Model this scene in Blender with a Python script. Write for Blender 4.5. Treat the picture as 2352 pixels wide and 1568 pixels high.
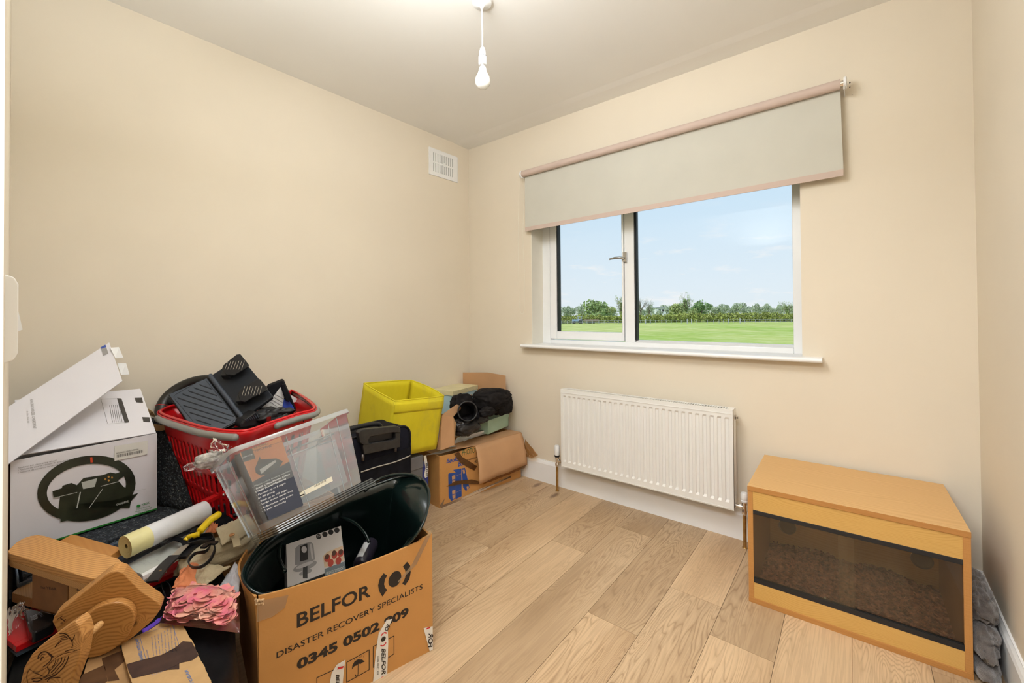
import bpy, bmesh, math, random
import numpy as np
from mathutils import Vector, Matrix, noise
random.seed(7)
PI = math.pi
S = bpy.context.scene
COL = S.collection
for o in list(bpy.data.objects): bpy.data.objects.remove(o)

# ------------------------------------------------------------ camera
CX, CY, CH = 2.364, -2.357, 1.1085
YAW, PITCH, ROLL, FPX, PPY = 0.6889, 0.011, -0.0076, 987.6, 712.85
cF = Vector((-math.sin(YAW)*math.cos(PITCH), math.cos(YAW)*math.cos(PITCH), math.sin(PITCH)))
_r = Vector((math.cos(YAW), math.sin(YAW), 0)); _u = _r.cross(cF)
cR = _r*math.cos(ROLL)+_u*math.sin(ROLL); cU = -_r*math.sin(ROLL)+_u*math.cos(ROLL)
cam = bpy.data.cameras.new('camera'); camo = bpy.data.objects.new('camera', cam); COL.objects.link(camo)
cam.sensor_width = 36; cam.lens = FPX/2352*36; cam.shift_y = -(784-PPY)/2352; cam.clip_start = .02; cam.clip_end = 2000
m = Matrix((cR, cU, -cF)).transposed().to_4x4(); m.translation = (CX, CY, CH); camo.matrix_world = m
S.camera = camo
def at(px, py, ax, v):
    """world point where the sight line of a photo pixel meets the plane axis=v"""
    d = cF+cR*((px-1176)/FPX)-cU*((py-PPY)/FPX); c = Vector((CX, CY, CH))
    return c+d*((v-c[ax])/d[ax])
S.view_settings.view_transform = 'Standard'; S.view_settings.look = 'None'
S.view_settings.exposure = 0.07; S.view_settings.gamma = 1.0; S.view_settings.use_curve_mapping = False

# ------------------------------------------------------------ sky and lamps
W = bpy.data.worlds.new('sky'); S.world = W; W.use_nodes = True
nt = W.node_tree; nt.nodes.clear()
def N(nt, t, **k):
    n = nt.nodes.new(t)
    for a, b in k.items():
        if a in n.bl_rna.properties: setattr(n, a, b)
        else: n.inputs[a.replace('_', ' ')].default_value = b
    return n
def ramp(nt, src, stops, interp='LINEAR'):
    r = nt.nodes.new('ShaderNodeValToRGB'); r.color_ramp.interpolation = interp
    e = r.color_ramp.elements
    while len(e) < len(stops): e.new(.5)
    for i, (p, c) in enumerate(stops):
        e[i].position = p; e[i].color = (c if len(c) == 4 else (*c, 1)) if hasattr(c, '__len__') else (c, c, c, 1)
    nt.links.new(src, r.inputs[0]); return r.outputs[0]
tc = N(nt, 'ShaderNodeTexCoord'); sp = N(nt, 'ShaderNodeSeparateXYZ'); nt.links.new(tc.outputs['Generated'], sp.inputs[0])
sky = ramp(nt, sp.outputs[2], [(0, (.83, .89, .94)), (.06, (.80, .89, .97)), (.28, (.63, .82, .99)), (1, (.30, .50, .85))])
mp = N(nt, 'ShaderNodeMapping'); mp.inputs['Scale'].default_value = (3.2, 3.2, 13); nt.links.new(tc.outputs['Generated'], mp.inputs[0])
cn = N(nt, 'ShaderNodeTexNoise', Scale=3.2, Detail=6, Roughness=.6); nt.links.new(mp.outputs[0], cn.inputs['Vector'])
cl = ramp(nt, cn.outputs[0], [(.55, 0), (.72, 1)])
band = ramp(nt, sp.outputs[2], [(0, .5), (.05, 1), (.12, .7), (.2, .12), (.4, 0)])
mm = N(nt, 'ShaderNodeMath', operation='MULTIPLY'); nt.links.new(cl, mm.inputs[0]); nt.links.new(band, mm.inputs[1])
mx = N(nt, 'ShaderNodeMixRGB'); mx.inputs[2].default_value = (1, .97, .97, 1); nt.links.new(mm.outputs[0], mx.inputs[0]); nt.links.new(sky, mx.inputs[1])
bg = N(nt, 'ShaderNodeBackground'); bg.inputs[1].default_value = 1.0; nt.links.new(mx.outputs[0], bg.inputs[0])
ou = N(nt, 'ShaderNodeOutputWorld'); nt.links.new(bg.outputs[0], ou.inputs[0])

def light(name, kind, loc, rot, power, color=(1, 1, 1), **k):
    l = bpy.data.lights.new(name, kind); l.energy = power; l.color = color
    for a, b in k.items(): setattr(l, a, b)
    o = bpy.data.objects.new(name, l); o.location = loc; o.rotation_euler = rot; COL.objects.link(o); return o
light('sun', 'SUN', (0, -5, 8), (math.radians(48), 0, math.radians(-22)), 3.1, (1, .96, .9), angle=.02)
# photographer's flash bounced off the ceiling behind the camera, then two added fills out of view
light('bounce_flash', 'AREA', (1.6, -2.08, 1.80), (PI, 0, 0), 26, (.89, .95, 1), shape='DISK', size=.5)
light('added_ceiling_fill', 'AREA', (1.42, -1.50, 2.34), (math.radians(38), 0, math.radians(6)), 17.5, (.92, .96, 1), shape='DISK', size=.7)  # added fill under the ceiling, brightens the dim far corner and floor
light('added_hall_fill', 'AREA', (2.2, -2.9, 2.25), (math.radians(52), 0, math.radians(8)), 46, (.91, .955, 1), shape='RECTANGLE', size=.8, size_y=.5)  # added fill beyond the doorway, evens the light on the far walls

# ------------------------------------------------------------ materials
def new_mat(name):
    m = bpy.data.materials.new(name); m.use_nodes = True; nt = m.node_tree
    return m, nt, nt.nodes['Principled BSDF']
def coords(nt, scale=(1, 1, 1), rot=(0, 0, 0), kind='Object'):
    t = N(nt, 'ShaderNodeTexCoord'); mp = N(nt, 'ShaderNodeMapping'); mp.inputs['Scale'].default_value = scale
    mp.inputs['Rotation'].default_value = rot; nt.links.new(t.outputs[kind], mp.inputs[0]); return mp.outputs[0]
def bump(nt, bs, src, strength=.2, dist=.002):
    b = N(nt, 'ShaderNodeBump'); b.inputs['Strength'].default_value = strength; b.inputs['Distance'].default_value = dist
    nt.links.new(src, b.inputs['Height']); nt.links.new(b.outputs[0], bs.inputs['Normal'])
def mat(name, col, rough=.5, metal=0, var=.06, vscale=14, bmp=0, bscale=200, spec=.5, sheen=0, coat=0):
    """plain procedural surface: colour with slight noise variation, optional fine bump"""
    m, nt, bs = new_mat(name)
    n = N(nt, 'ShaderNodeTexNoise', Scale=vscale, Detail=4); nt.links.new(coords(nt), n.inputs['Vector'])
    c = ramp(nt, n.outputs[0], [(.3, tuple(x*(1-var) for x in col)), (.7, tuple(min(1, x*(1+var)) for x in col))])
    nt.links.new(c, bs.inputs['Base Color'])
    bs.inputs['Roughness'].default_value = rough; bs.inputs['Metallic'].default_value = metal
    bs.inputs['Specular IOR Level'].default_value = spec
    if sheen: bs.inputs['Sheen Weight'].default_value = sheen
    if coat: bs.inputs['Coat Weight'].default_value = coat
    if bmp:
        n2 = N(nt, 'ShaderNodeTexNoise', Scale=bscale, Detail=3); nt.links.new(coords(nt), n2.inputs['Vector']); bump(nt, bs, n2.outputs[0], bmp)
    return m
def wood(name, c1, c2, freq=180, amp=2.2, rot=(0, 0, 0), rough=.42, knots=0, soft=.75, wob=(1.6, 9), fine=.25):
    """growth rings seen on a sawn face: evenly spaced lines along local X (after rot) pushed about by low noise"""
    m, nt, bs = new_mat(name)
    v = coords(nt, (1, 1, 1), rot); sx = N(nt, 'ShaderNodeSeparateXYZ'); nt.links.new(v, sx.inputs[0])
    yz = N(nt, 'ShaderNodeMath', operation='ADD'); nt.links.new(sx.outputs[1], yz.inputs[0]); nt.links.new(sx.outputs[2], yz.inputs[1])
    a = N(nt, 'ShaderNodeMath', operation='MULTIPLY'); a.inputs[1].default_value = freq; nt.links.new(yz.outputs[0], a.inputs[0])
    n = N(nt, 'ShaderNodeTexNoise', Scale=1, Detail=2, Roughness=.4); nt.links.new(coords(nt, (wob[0], wob[1], wob[1]), rot), n.inputs['Vector'])
    b = N(nt, 'ShaderNodeMath', operation='MULTIPLY_ADD'); b.inputs[1].default_value = amp*6; nt.links.new(n.outputs[0], b.inputs[0]); nt.links.new(a.outputs[0], b.inputs[2])
    src = b.outputs[0]
    if knots:
        vk = N(nt, 'ShaderNodeTexVoronoi', Scale=1.0); nt.links.new(coords(nt, (knots, knots*1.6, knots*1.6), rot), vk.inputs['Vector'])
        kd = ramp(nt, vk.outputs['Distance'], [(0, 1), (.33, 0)], 'EASE')
        e = N(nt, 'ShaderNodeMath', operation='MULTIPLY_ADD'); e.inputs[1].default_value = 7; nt.links.new(kd, e.inputs[0]); nt.links.new(src, e.inputs[2]); src = e.outputs[0]
    p = N(nt, 'ShaderNodeMath', operation='PINGPONG'); p.inputs[1].default_value = .5; nt.links.new(src, p.inputs[0])
    d = N(nt, 'ShaderNodeMath', operation='MULTIPLY'); d.inputs[1].default_value = 2; nt.links.new(p.outputs[0], d.inputs[0])
    f = N(nt, 'ShaderNodeTexNoise', Scale=1, Detail=3); nt.links.new(coords(nt, (10, 260, 260), rot), f.inputs['Vector'])
    mixv = N(nt, 'ShaderNodeMix'); mixv.inputs[0].default_value = fine; nt.links.new(d.outputs[0], mixv.inputs[2]); nt.links.new(f.outputs[0], mixv.inputs[3])
    c = ramp(nt, mixv.outputs[0], [(.05, c2), (soft, c1)])
    if knots:
        kk = ramp(nt, vk.outputs['Distance'], [(.05, 1), (.12, 0)])
        mk = N(nt, 'ShaderNodeMixRGB'); mk.inputs[2].default_value = (*[x*.35 for x in c2], 1); nt.links.new(kk, mk.inputs[0]); nt.links.new(c, mk.inputs[1]); c = mk.outputs[0]
    nt.links.new(c, bs.inputs['Base Color']); bs.inputs['Roughness'].default_value = rough
    bump(nt, bs, mixv.outputs[0], .1, .0008)
    return m
def clear(name, tint=(.95, .97, .97), milk=0, milkcol=(.8, .85, .85), rough=.04, gloss=1.0, wrinkle=0, wscale=30, ior=1.45):
    """thin clear sheet: transparent, Fresnel reflection, optional milky scatter"""
    m = bpy.data.materials.new(name); m.use_nodes = True; nt = m.node_tree; nt.nodes.clear()
    tr = N(nt, 'ShaderNodeBsdfTransparent'); tr.inputs[0].default_value = (*tint, 1)
    gl = N(nt, 'ShaderNodeBsdfGlossy'); gl.inputs['Roughness'].default_value = rough; gl.inputs[0].default_value = (gloss, gloss, gloss, 1)
    fr = N(nt, 'ShaderNodeFresnel'); fr.inputs[0].default_value = ior
    if wrinkle:
        n = N(nt, 'ShaderNodeTexNoise', Scale=wscale, Detail=4, Distortion=1.5); nt.links.new(coords(nt), n.inputs['Vector'])
        b = N(nt, 'ShaderNodeBump'); b.inputs['Strength'].default_value = wrinkle; b.inputs['Distance'].default_value = .01
        nt.links.new(n.outputs[0], b.inputs['Height']); nt.links.new(b.outputs[0], gl.inputs['Normal'])
    base = tr.outputs[0]
    if milk:
        df = N(nt, 'ShaderNodeBsdfDiffuse'); df.inputs[0].default_value = (*milkcol, 1)
        tl = N(nt, 'ShaderNodeBsdfTranslucent'); tl.inputs[0].default_value = (*milkcol, 1)
        a = N(nt, 'ShaderNodeMixShader'); nt.links.new(df.outputs[0], a.inputs[1]); nt.links.new(tl.outputs[0], a.inputs[2])
        b2 = N(nt, 'ShaderNodeMixShader'); b2.inputs[0].default_value = milk; nt.links.new(tr.outputs[0], b2.inputs[1]); nt.links.new(a.outputs[0], b2.inputs[2]); base = b2.outputs[0]
    mxs = N(nt, 'ShaderNodeMixShader'); nt.links.new(fr.outputs[0], mxs.inputs[0]); nt.links.new(base, mxs.inputs[1]); nt.links.new(gl.outputs[0], mxs.inputs[2])
    o = N(nt, 'ShaderNodeOutputMaterial'); nt.links.new(mxs.outputs[0], o.inputs[0]); return m

# ------------------------------------------------------------ mesh building
class MB:
    """collects vertices and faces; build() links them as ONE mesh object"""
    def __init__(s): s.v = []; s.f = []; s.mi = []; s.k = 0
    def add(s, vs, fs):
        o = len(s.v); s.v += [tuple(v) for v in vs]; s.f += [tuple(o+i for i in f) for f in fs]; s.mi += [s.k]*len(fs); return s
    def box(s, a, b, M=None):
        x0, y0, z0 = a; x1, y1, z1 = b
        vs = [Vector(p) for p in ((x0, y0, z0), (x1, y0, z0), (x1, y1, z0), (x0, y1, z0), (x0, y0, z1), (x1, y0, z1), (x1, y1, z1), (x0, y1, z1))]
        if M: vs = [M @ v for v in vs]
        return s.add(vs, [(0, 3, 2, 1), (4, 5, 6, 7), (0, 1, 5, 4), (1, 2, 6, 5), (2, 3, 7, 6), (3, 0, 4, 7)])
    def hexa(s, vs): return s.add(vs, [(0, 3, 2, 1), (4, 5, 6, 7), (0, 1, 5, 4), (1, 2, 6, 5), (2, 3, 7, 6), (3, 0, 4, 7)])
    def prism(s, pts, n):
        """closed prism: polygon pts extruded by vector n"""
        pts = [Vector(p) for p in pts]; n = Vector(n); k = len(pts)
        return s.add(pts+[p+n for p in pts], [tuple(reversed(range(k))), tuple(range(k, 2*k))]+[(i, (i+1) % k, k+(i+1) % k, k+i) for i in range(k)])
    def tube(s, pts, r, n=10, caps=True, closed=False, squash=1, up=None):
        pts = [Vector(p) for p in pts]; K = len(pts); rs = r if hasattr(r, '__len__') else [r]*K
        rings = []; prev = Vector(up) if up else None
        for i, p in enumerate(pts):
            if closed: t = pts[(i+1) % K]-pts[i-1]
            else: t = pts[min(i+1, K-1)]-pts[max(i-1, 0)]
            t.normalize()
            if prev is None: prev = t.orthogonal()
            a = prev-t*prev.dot(t)
            if a.length < 1e-6: a = t.orthogonal()
            a.normalize(); b = t.cross(a); prev = a
            rings.append([p+(a*math.cos(2*PI*j/n)*squash+b*math.sin(2*PI*j/n))*rs[i] for j in range(n)])
        vs = [v for rg in rings for v in rg]; fs = []
        for i in range(K if closed else K-1):
            i2 = (i+1) % K
            for j in range(n): fs.append((i*n+j, i*n+(j+1) % n, i2*n+(j+1) % n, i2*n+j))
        if caps and not closed: fs += [tuple(reversed(range(n))), tuple(range((K-1)*n, K*n))]
        return s.add(vs, fs)
    def lathe(s, prof, c=(0, 0, 0), n=24, M=None, cap=True):
        """profile [(r,z)] turned about z through c"""
        vs = []
        for r, z in prof:
            for j in range(n):
                v = Vector((r*math.cos(2*PI*j/n), r*math.sin(2*PI*j/n), z))
                vs.append((M @ v) if M else v+Vector(c))
        fs = [(i*n+j, i*n+(j+1) % n, (i+1)*n+(j+1) % n, (i+1)*n+j) for i in range(len(prof)-1) for j in range(n)]
        if cap: fs += [tuple(reversed(range(n))), tuple(range((len(prof)-1)*n, len(prof)*n))]
        return s.add(vs, fs)
    def grid(s, fn, nu, nv, closeu=False, closev=False):
        vs = [fn(i/(nu if closeu else nu-1), j/(nv if closev else nv-1)) for i in range(nu) for j in range(nv)]
        fs = []
        for i in range(nu if closeu else nu-1):
            for j in range(nv if closev else nv-1):
                i2 = (i+1) % nu; j2 = (j+1) % nv; fs.append((i*nv+j, i2*nv+j, i2*nv+j2, i*nv+j2))
        return s.add(vs, fs)
    def sheet(s, pts, th, n=None):
        """flat polygon given thickness along its normal (or n)"""
        pts = [Vector(p) for p in pts]
        if n is None:
            n = (pts[1]-pts[0]).cross(pts[2]-pts[0]).normalized()
        return s.prism([p-Vector(n)*th/2 for p in pts], Vector(n)*th)
    def build(s, name, mt, parent=None, smooth=False, bevel=0, solid=0, subd=0, origin=None, angle=None):
        me = bpy.data.meshes.new(name)
        vs = s.v
        if parent is not None:
            inv = MW(parent).inverted(); vs = [tuple(inv @ Vector(v)) for v in vs]
        elif origin is not None:
            vs = [tuple(Vector(v)-Vector(origin)) for v in vs]
        me.from_pydata(vs, [], s.f)
        mts = mt if isinstance(mt, (list, tuple)) else [mt]
        for q in mts: me.materials.append(q)
        if len(mts) > 1: me.polygons.foreach_set('material_index', s.mi)
        bm = bmesh.new(); bm.from_mesh(me); bmesh.ops.recalc_face_normals(bm, faces=bm.faces); bm.to_mesh(me); bm.free()
        if smooth:
            if angle: me.shade_smooth(); me.set_sharp_from_angle(angle=math.radians(angle))
            else: me.shade_smooth()
        o = bpy.data.objects.new(name, me); COL.objects.link(o)
        if parent is not None: o.parent = parent
        elif origin is not None: o.location = origin
        if solid:
            q = o.modifiers.new('thickness', 'SOLIDIFY'); q.thickness = solid; q.offset = 0
        if bevel:
            q = o.modifiers.new('bevel', 'BEVEL'); q.width = bevel; q.segments = 2; q.limit_method = 'ANGLE'
        if subd:
            q = o.modifiers.new('subdivision', 'SUBSURF'); q.levels = subd; q.render_levels = subd
        return o
def MW(o):
    m = Matrix.LocRotScale(o.location, o.rotation_euler, o.scale)
    return MW(o.parent) @ m if o.parent else m
def tag(o, label=None, cat=None, group=None, kind=None):
    if label: o['label'] = label
    if cat: o['category'] = cat
    if group: o['group'] = group
    if kind: o['kind'] = kind
    return o
def thing(name, label, cat, loc=(0, 0, 0), rz=0, group=None):
    o = bpy.data.objects.new(name, None); o.empty_display_size = .05; COL.objects.link(o)
    o.location = loc; o.rotation_euler = (0, 0, rz); return tag(o, label, cat, group)
def box_at(name, a, b, mt, parent=None, bevel=0): return MB().box(a, b).build(name, mt, parent, bevel=bevel)

class Frame:
    """2-D drawing frame on a surface: origin, unit x, unit y"""
    def __init__(s, o, x, y):
        s.o = Vector(o); s.x = Vector(x).normalized(); y = Vector(y); s.n = s.x.cross(y).normalized(); s.y = s.n.cross(s.x)
    def p(s, a, b, h=0): return s.o+s.x*a+s.y*b+s.n*h
    def mat(s):
        m = Matrix((s.x, s.y, s.n)).transposed().to_4x4(); m.translation = s.o; return m
LIFT = .0006
def text_to(mb, fr, s, x, y, size, lift=LIFT, bold=0, shear=0, align='LEFT', sx=1, rot=0, hand=0):
    """adds the glyph outlines of s, as flat printed faces, to mesh builder mb"""
    cu = bpy.data.curves.new('txt', 'FONT'); cu.body = s; cu.size = size/.7; cu.offset = bold; cu.shear = shear; cu.align_x = align; cu.resolution_u = 2
    o = bpy.data.objects.new('txt', cu); COL.objects.link(o); dg = bpy.context.evaluated_depsgraph_get()
    me = bpy.data.meshes.new_from_object(o.evaluated_get(dg)); c, q = math.cos(rot), math.sin(rot)
    vs = []
    for v in me.vertices:
        a, b = v.co.x*sx, v.co.y
        if hand: b += hand*math.sin(a*90); 
        vs.append(fr.p(x+a*c-b*q, y+a*q+b*c, lift))
    mb.add(vs, [tuple(p.vertices) for p in me.polygons])
    bpy.data.objects.remove(o); bpy.data.curves.remove(cu); bpy.data.meshes.remove(me)
def poly_to(mb, fr, pts, lift=LIFT): mb.add([fr.p(a, b, lift) for a, b in pts], [tuple(range(len(pts)))])
def line_to(mb, fr, pts, w, lift=LIFT):
    for (a, b), (c, d) in zip(pts, pts[1:]):
        L = math.hypot(c-a, d-b) or 1; nx, ny = -(d-b)/L*w/2, (c-a)/L*w/2; ex, ey = (c-a)/L*w*.3, (d-b)/L*w*.3
        poly_to(mb, fr, [(a+nx-ex, b+ny-ey), (c+nx+ex, d+ny+ey), (c-nx+ex, d-ny+ey), (a-nx-ex, b-ny-ey)], lift)
def ring_to(mb, fr, cx, cy, r0, r1, a0=0, a1=360, lift=LIFT, sx=1, sy=1, n=24):
    for i in range(n):
        t0 = math.radians(a0+(a1-a0)*i/n); t1 = math.radians(a0+(a1-a0)*(i+1)/n)
        q = [(r0, t0), (r1, t0), (r1, t1), (r0, t1)] if r0 > 0 else [(0, t0), (r1, t0), (r1, t1)]
        poly_to(mb, fr, [(cx+r*math.cos(t)*sx, cy+r*math.sin(t)*sy) for r, t in q], lift)

# palette
M_wall = mat('cream_emulsion', (.78, .698, .57), .75, var=.015, vscale=3, bmp=.05, bscale=300)
M_ceil = mat('ceiling_paint', (.88, .86, .82), .8, var=.01, vscale=3)
M_white = mat('white_gloss_paint', (.90, .90, .90), .3, var=.01)
M_pvc = mat('white_pvc', (.88, .89, .90), .25, var=.01)
M_rad = mat('radiator_enamel', (.84, .83, .80), .3, var=.01)
M_black = mat('black_rubber', (.012, .012, .014), .5)
M_chrome = mat('chrome', (.8, .78, .76), .15, metal=1, var=.02)
M_brass = mat('aged_brass_pipe', (.48, .31, .12), .35, metal=1, var=.2, vscale=40)
M_glass = clear('window_glass', (.97, .985, .985), gloss=.22)
M_plastic_w = mat('white_plastic', (.86, .86, .86), .35, var=.01)

# ------------------------------------------------------------ room shell
RW, RH, RB = 2.687, 2.4, -2.312
WX0, WX1, WZ0, WZ1 = .597, 2.137, .895, 1.96      # window opening
T = .2
def struct(mb, name, mt, **k): return tag(mb.build(name, mt, **k), kind='structure')
b = MB()
b.box((-T, 0, -.1), (WX0, T, RH)).box((WX1, 0, -.1), (RW+T, T, RH)).box((WX0, 0, -.1), (WX1, T, WZ0)).box((WX0, 0, WZ1), (WX1, T, RH))
struct(b, 'wall_front', M_wall)
struct(MB().box((-T, -4.2, -.1), (0, 0, RH)), 'wall_left', M_wall)
struct(MB().box((RW, -4.2, -.1), (RW+T, 0, RH)), 'wall_right', M_wall)
# rear wall, very slightly out of square, with the doorway the camera stands in
b = MB().prism([(0, -2.312, 0), (1.9, -2.352, 0), (1.9, -2.46, 0), (0, -2.46, 0)], (0, 0, RH))
b.prism([(1.9, -2.352, 2.03), (RW, -2.352, 2.03), (RW, -2.46, 2.03), (1.9, -2.46, 2.03)], (0, 0, RH-2.03))
struct(b, 'wall_rear', M_wall)
struct(MB().box((-T, -4.4, -.1), (RW+T, -4.2, RH)), 'wall_hall', M_wall)
struct(MB().box((-T, -4.4, RH), (RW+T, T, RH+.1)), 'ceiling', M_ceil)
# plaster cove line above the window, a faint ridge in the ceiling
b = MB().prism([(0, 0, RH), (0, -.16, RH), (0, -.11, RH-.004), (0, 0, RH-.006)], (RW, 0, 0)); struct(b, 'trim_1', M_ceil)
# door lining and architrave close to the lens
b = MB().box((1.9, -2.46, 0), (1.93, -2.3514, 2.03)).box((1.9, -2.46, 2.0), (RW, -2.3514, 2.03))
struct(b, 'door_1', M_white)
M_base = M_white
def base_prof(d, h): return [(0, 0), (d, 0), (d, h-.022), (d-.004, h-.012), (d-.010, h-.003), (.006, h), (0, h)]
b = MB().prism([(0, -a, z) for a, z in base_prof(.016, .143)], (RW, 0, 0)); struct(b, 'baseboard_front', M_base)
b = MB().prism([(RW-a, -2.34, z) for a, z in base_prof(.016, .143)], (0, 2.324, 0)); struct(b, 'baseboard_right', M_base)
b = MB().prism([(a, -2.31, z) for a, z in base_prof(.016, .143)], (0, 2.294, 0)); struct(b, 'baseboard_left', M_base)

# floor: laminate boards, each its own face with its own random colour value
def floor_mat():
    m, nt, bs = new_mat('oak_laminate')
    at_ = N(nt, 'ShaderNodeAttribute', attribute_name='pid'); sep = N(nt, 'ShaderNodeSeparateColor'); nt.links.new(at_.outputs['Color'], sep.inputs[0])
    tcn = N(nt, 'ShaderNodeTexCoord'); off = N(nt, 'ShaderNodeVectorMath', operation='SCALE'); off.inputs[3].default_value = 37.0; nt.links.new(at_.outputs['Color'], off.inputs[0])
    ad = N(nt, 'ShaderNodeVectorMath', operation='ADD'); nt.links.new(tcn.outputs['Object'], ad.inputs[0]); nt.links.new(off.outputs[0], ad.inputs[1])
    def mapv(sc):
        q = N(nt, 'ShaderNodeMapping'); q.inputs['Scale'].default_value = sc; nt.links.new(ad.outputs[0], q.inputs[0]); return q.outputs[0]
    def noi(sc, scale, det=3, dist=0, rough=.5):
        q = N(nt, 'ShaderNodeTexNoise', Scale=scale, Detail=det, Distortion=dist, Roughness=rough); nt.links.new(mapv(sc), q.inputs['Vector']); return q.outputs[0]
    # knots bend the figure
    vo = N(nt, 'ShaderNodeTexVoronoi', Scale=1.0); nt.links.new(mapv((4.6, 1.6, 1)), vo.inputs['Vector'])
    kd = ramp(nt, vo.outputs['Distance'], [(0, 1), (.38, 0)], 'EASE')
    fig = noi((6.2, .72, 1), 1.25, 3, .3)
    s1 = N(nt, 'ShaderNodeMath', operation='MULTIPLY_ADD'); nt.links.new(kd, s1.inputs[0]); s1.inputs[1].default_value = .30; nt.links.new(fig, s1.inputs[2])
    k = N(nt, 'ShaderNodeMath', operation='MULTIPLY'); k.inputs[1].default_value = 30; nt.links.new(s1.outputs[0], k.inputs[0])
    fr = N(nt, 'ShaderNodeMath', operation='PINGPONG'); fr.inputs[1].default_value = .5; nt.links.new(k.outputs[0], fr.inputs[0])
    lines = ramp(nt, fr.outputs[0], [(0, 1), (.13, .35), (.4, 0)])
    fmask = ramp(nt, noi((2.4, .8, 1), 1.4, 2), [(.36, 0.06), (.6, 1)])
    lm = N(nt, 'ShaderNodeMath', operation='MULTIPLY'); nt.links.new(lines, lm.inputs[0]); nt.links.new(fmask, lm.inputs[1])
    tone = noi((3.2, .7, 1), 1.3, 3)
    base = ramp(nt, tone, [(.28, (.45, .295, .165)), (.47, (.60, .415, .245)), (.7, (.71, .51, .315))])
    m1 = N(nt, 'ShaderNodeMixRGB'); m1.inputs[2].default_value = (.36, .225, .12, 1)
    lf = N(nt, 'ShaderNodeMath', operation='MULTIPLY'); lf.inputs[1].default_value = .85; nt.links.new(lm.outputs[0], lf.inputs[0]); nt.links.new(lf.outputs[0], m1.inputs[0]); nt.links.new(base, m1.inputs[1])
    pores = ramp(nt, noi((170, 5, 1), 1.0, 3), [(.42, 1), (.54, 0)])
    pf = N(nt, 'ShaderNodeMath', operation='MULTIPLY'); pf.inputs[1].default_value = .28; nt.links.new(pores, pf.inputs[0])
    m2 = N(nt, 'ShaderNodeMixRGB'); m2.inputs[2].default_value = (.38, .25, .15, 1); nt.links.new(pf.outputs[0], m2.inputs[0]); nt.links.new(m1.outputs[0], m2.inputs[1])
    kc = ramp(nt, vo.outputs['Distance'], [(.045, .85), (.10, 0)])
    kg = N(nt, 'ShaderNodeMath', operation='MULTIPLY'); nt.links.new(kc, kg.inputs[0]); kg2 = ramp(nt, vo.outputs['Color'], [(.22, 0), (.27, 1)]); nt.links.new(kg2, kg.inputs[1])
    m3 = N(nt, 'ShaderNodeMixRGB'); m3.inputs[2].default_value = (.19, .11, .06, 1); nt.links.new(kg.outputs[0], m3.inputs[0]); nt.links.new(m2.outputs[0], m3.inputs[1])
    pv = ramp(nt, sep.outputs[2], [(0, .86), (1, 1.06)])
    m4 = N(nt, 'ShaderNodeMixRGB', blend_type='MULTIPLY'); m4.inputs[0].default_value = 1; nt.links.new(m3.outputs[0], m4.inputs[1]); nt.links.new(pv, m4.inputs[2])
    nt.links.new(m4.outputs[0], bs.inputs['Base Color']); bs.inputs['Roughness'].default_value = .42; bs.inputs['Specular IOR Level'].default_value = .35
    bump(nt, bs, pores, .08, .0006)
    return m
me = bpy.data.meshes.new('floor'); bm = bmesh.new(); cl_ = bm.loops.layers.color.new('pid')
joints = {-3: [-1.6, -.35], -2: [-1.9, -.8], -1: [-1.25, -.1], 0: [-.53], 1: [-.225, -1.5], 2: [-.836], 3: [-1.113, -.012], 4: [-.592, -1.85], 5: [-.264, -1.5], 6: [-.934], 7: [-.596, -1.85], 8: [-.77, -2.0], 9: [-.25, -1.45], 10: [-1.1], 11: [-.5]}
rf = random.Random(3); g = .0007
light_val = {2: .75, 3: .9, 6: .8, 4: .5}
for k in range(-3, 12):
    x0 = .380+.1935*k; x1 = x0+.1935; ys = [.05]+sorted(joints.get(k, []), reverse=True)+[-4.3]
    for y1, y0 in zip(ys, ys[1:]):
        sk = lambda x, y: x-.021*(y+.6)
        vs = [bm.verts.new((sk(X, Y), Y, 0)) for X, Y in ((x0+g, y0+g), (x1-g, y0+g), (x1-g, y1-g), (x0+g, y1-g))]
        f = bm.faces.new(vs); c = (rf.random(), rf.random(), rf.random(), 1)
        for l in f.loops: l[cl_] = c
        lo = [bm.verts.new((v.co.x, v.co.y, -.004)) for v in vs]
        for i in range(4): 
            ff = bm.faces.new((vs[i], lo[i], lo[(i+1) % 4], vs[(i+1) % 4]))
            for l in ff.loops: l[cl_] = c
# sub-base showing as the dark line of the joints
q = [bm.verts.new(p) for p in ((-.3, -4.3, -.003), (RW+.3, -4.3, -.003), (RW+.3, .1, -.003), (-.3, .1, -.003))]
fb = bm.faces.new(q); fb.material_index = 1
bmesh.ops.recalc_face_normals(bm, faces=bm.faces)
bm.to_mesh(me); bm.free(); me.materials.append(floor_mat()); me.materials.append(mat('dark_joint_gap', (.16, .1, .055), .8))
fo = bpy.data.objects.new('floor', me); COL.objects.link(fo); tag(fo, kind='structure')

# window frame ------------------------------------------------------------
b = MB(); Y0, Y1 = .13, .19
b.box((WX0, Y0, .91), (.662, Y1, WZ1)).box((2.09, Y0, .91), (WX1, Y1, WZ1)).box((.662, Y0, .91), (2.09, Y1, .938)).box((.662, Y0, 1.90), (2.09, Y1, WZ1)).box((1.217, Y0, .938), (1.279, Y1, 1.90))
b.prism([(1.279, Y0+.004, .938), (1.279, Y0+.03, .952), (1.279, Y1, .952), (1.279, Y1, .938)], (.811, 0, 0))
win = struct(b, 'window_1', M_pvc, bevel=.003)
b = MB(); s0, s1, h0, h1 = .668, 1.213, .944, 1.894; w = .052; yy0, yy1 = .122, .175
b.box((s0, yy0, h0), (s0+w, yy1, h1)).box((s1-.012, yy0, h0), (s1, yy1, h1)).box((s0+w, yy0, h0), (s1-.012, yy1, h0+w)).box((s0+w, yy0, h1-w), (s1-.012, yy1, h1))
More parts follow.
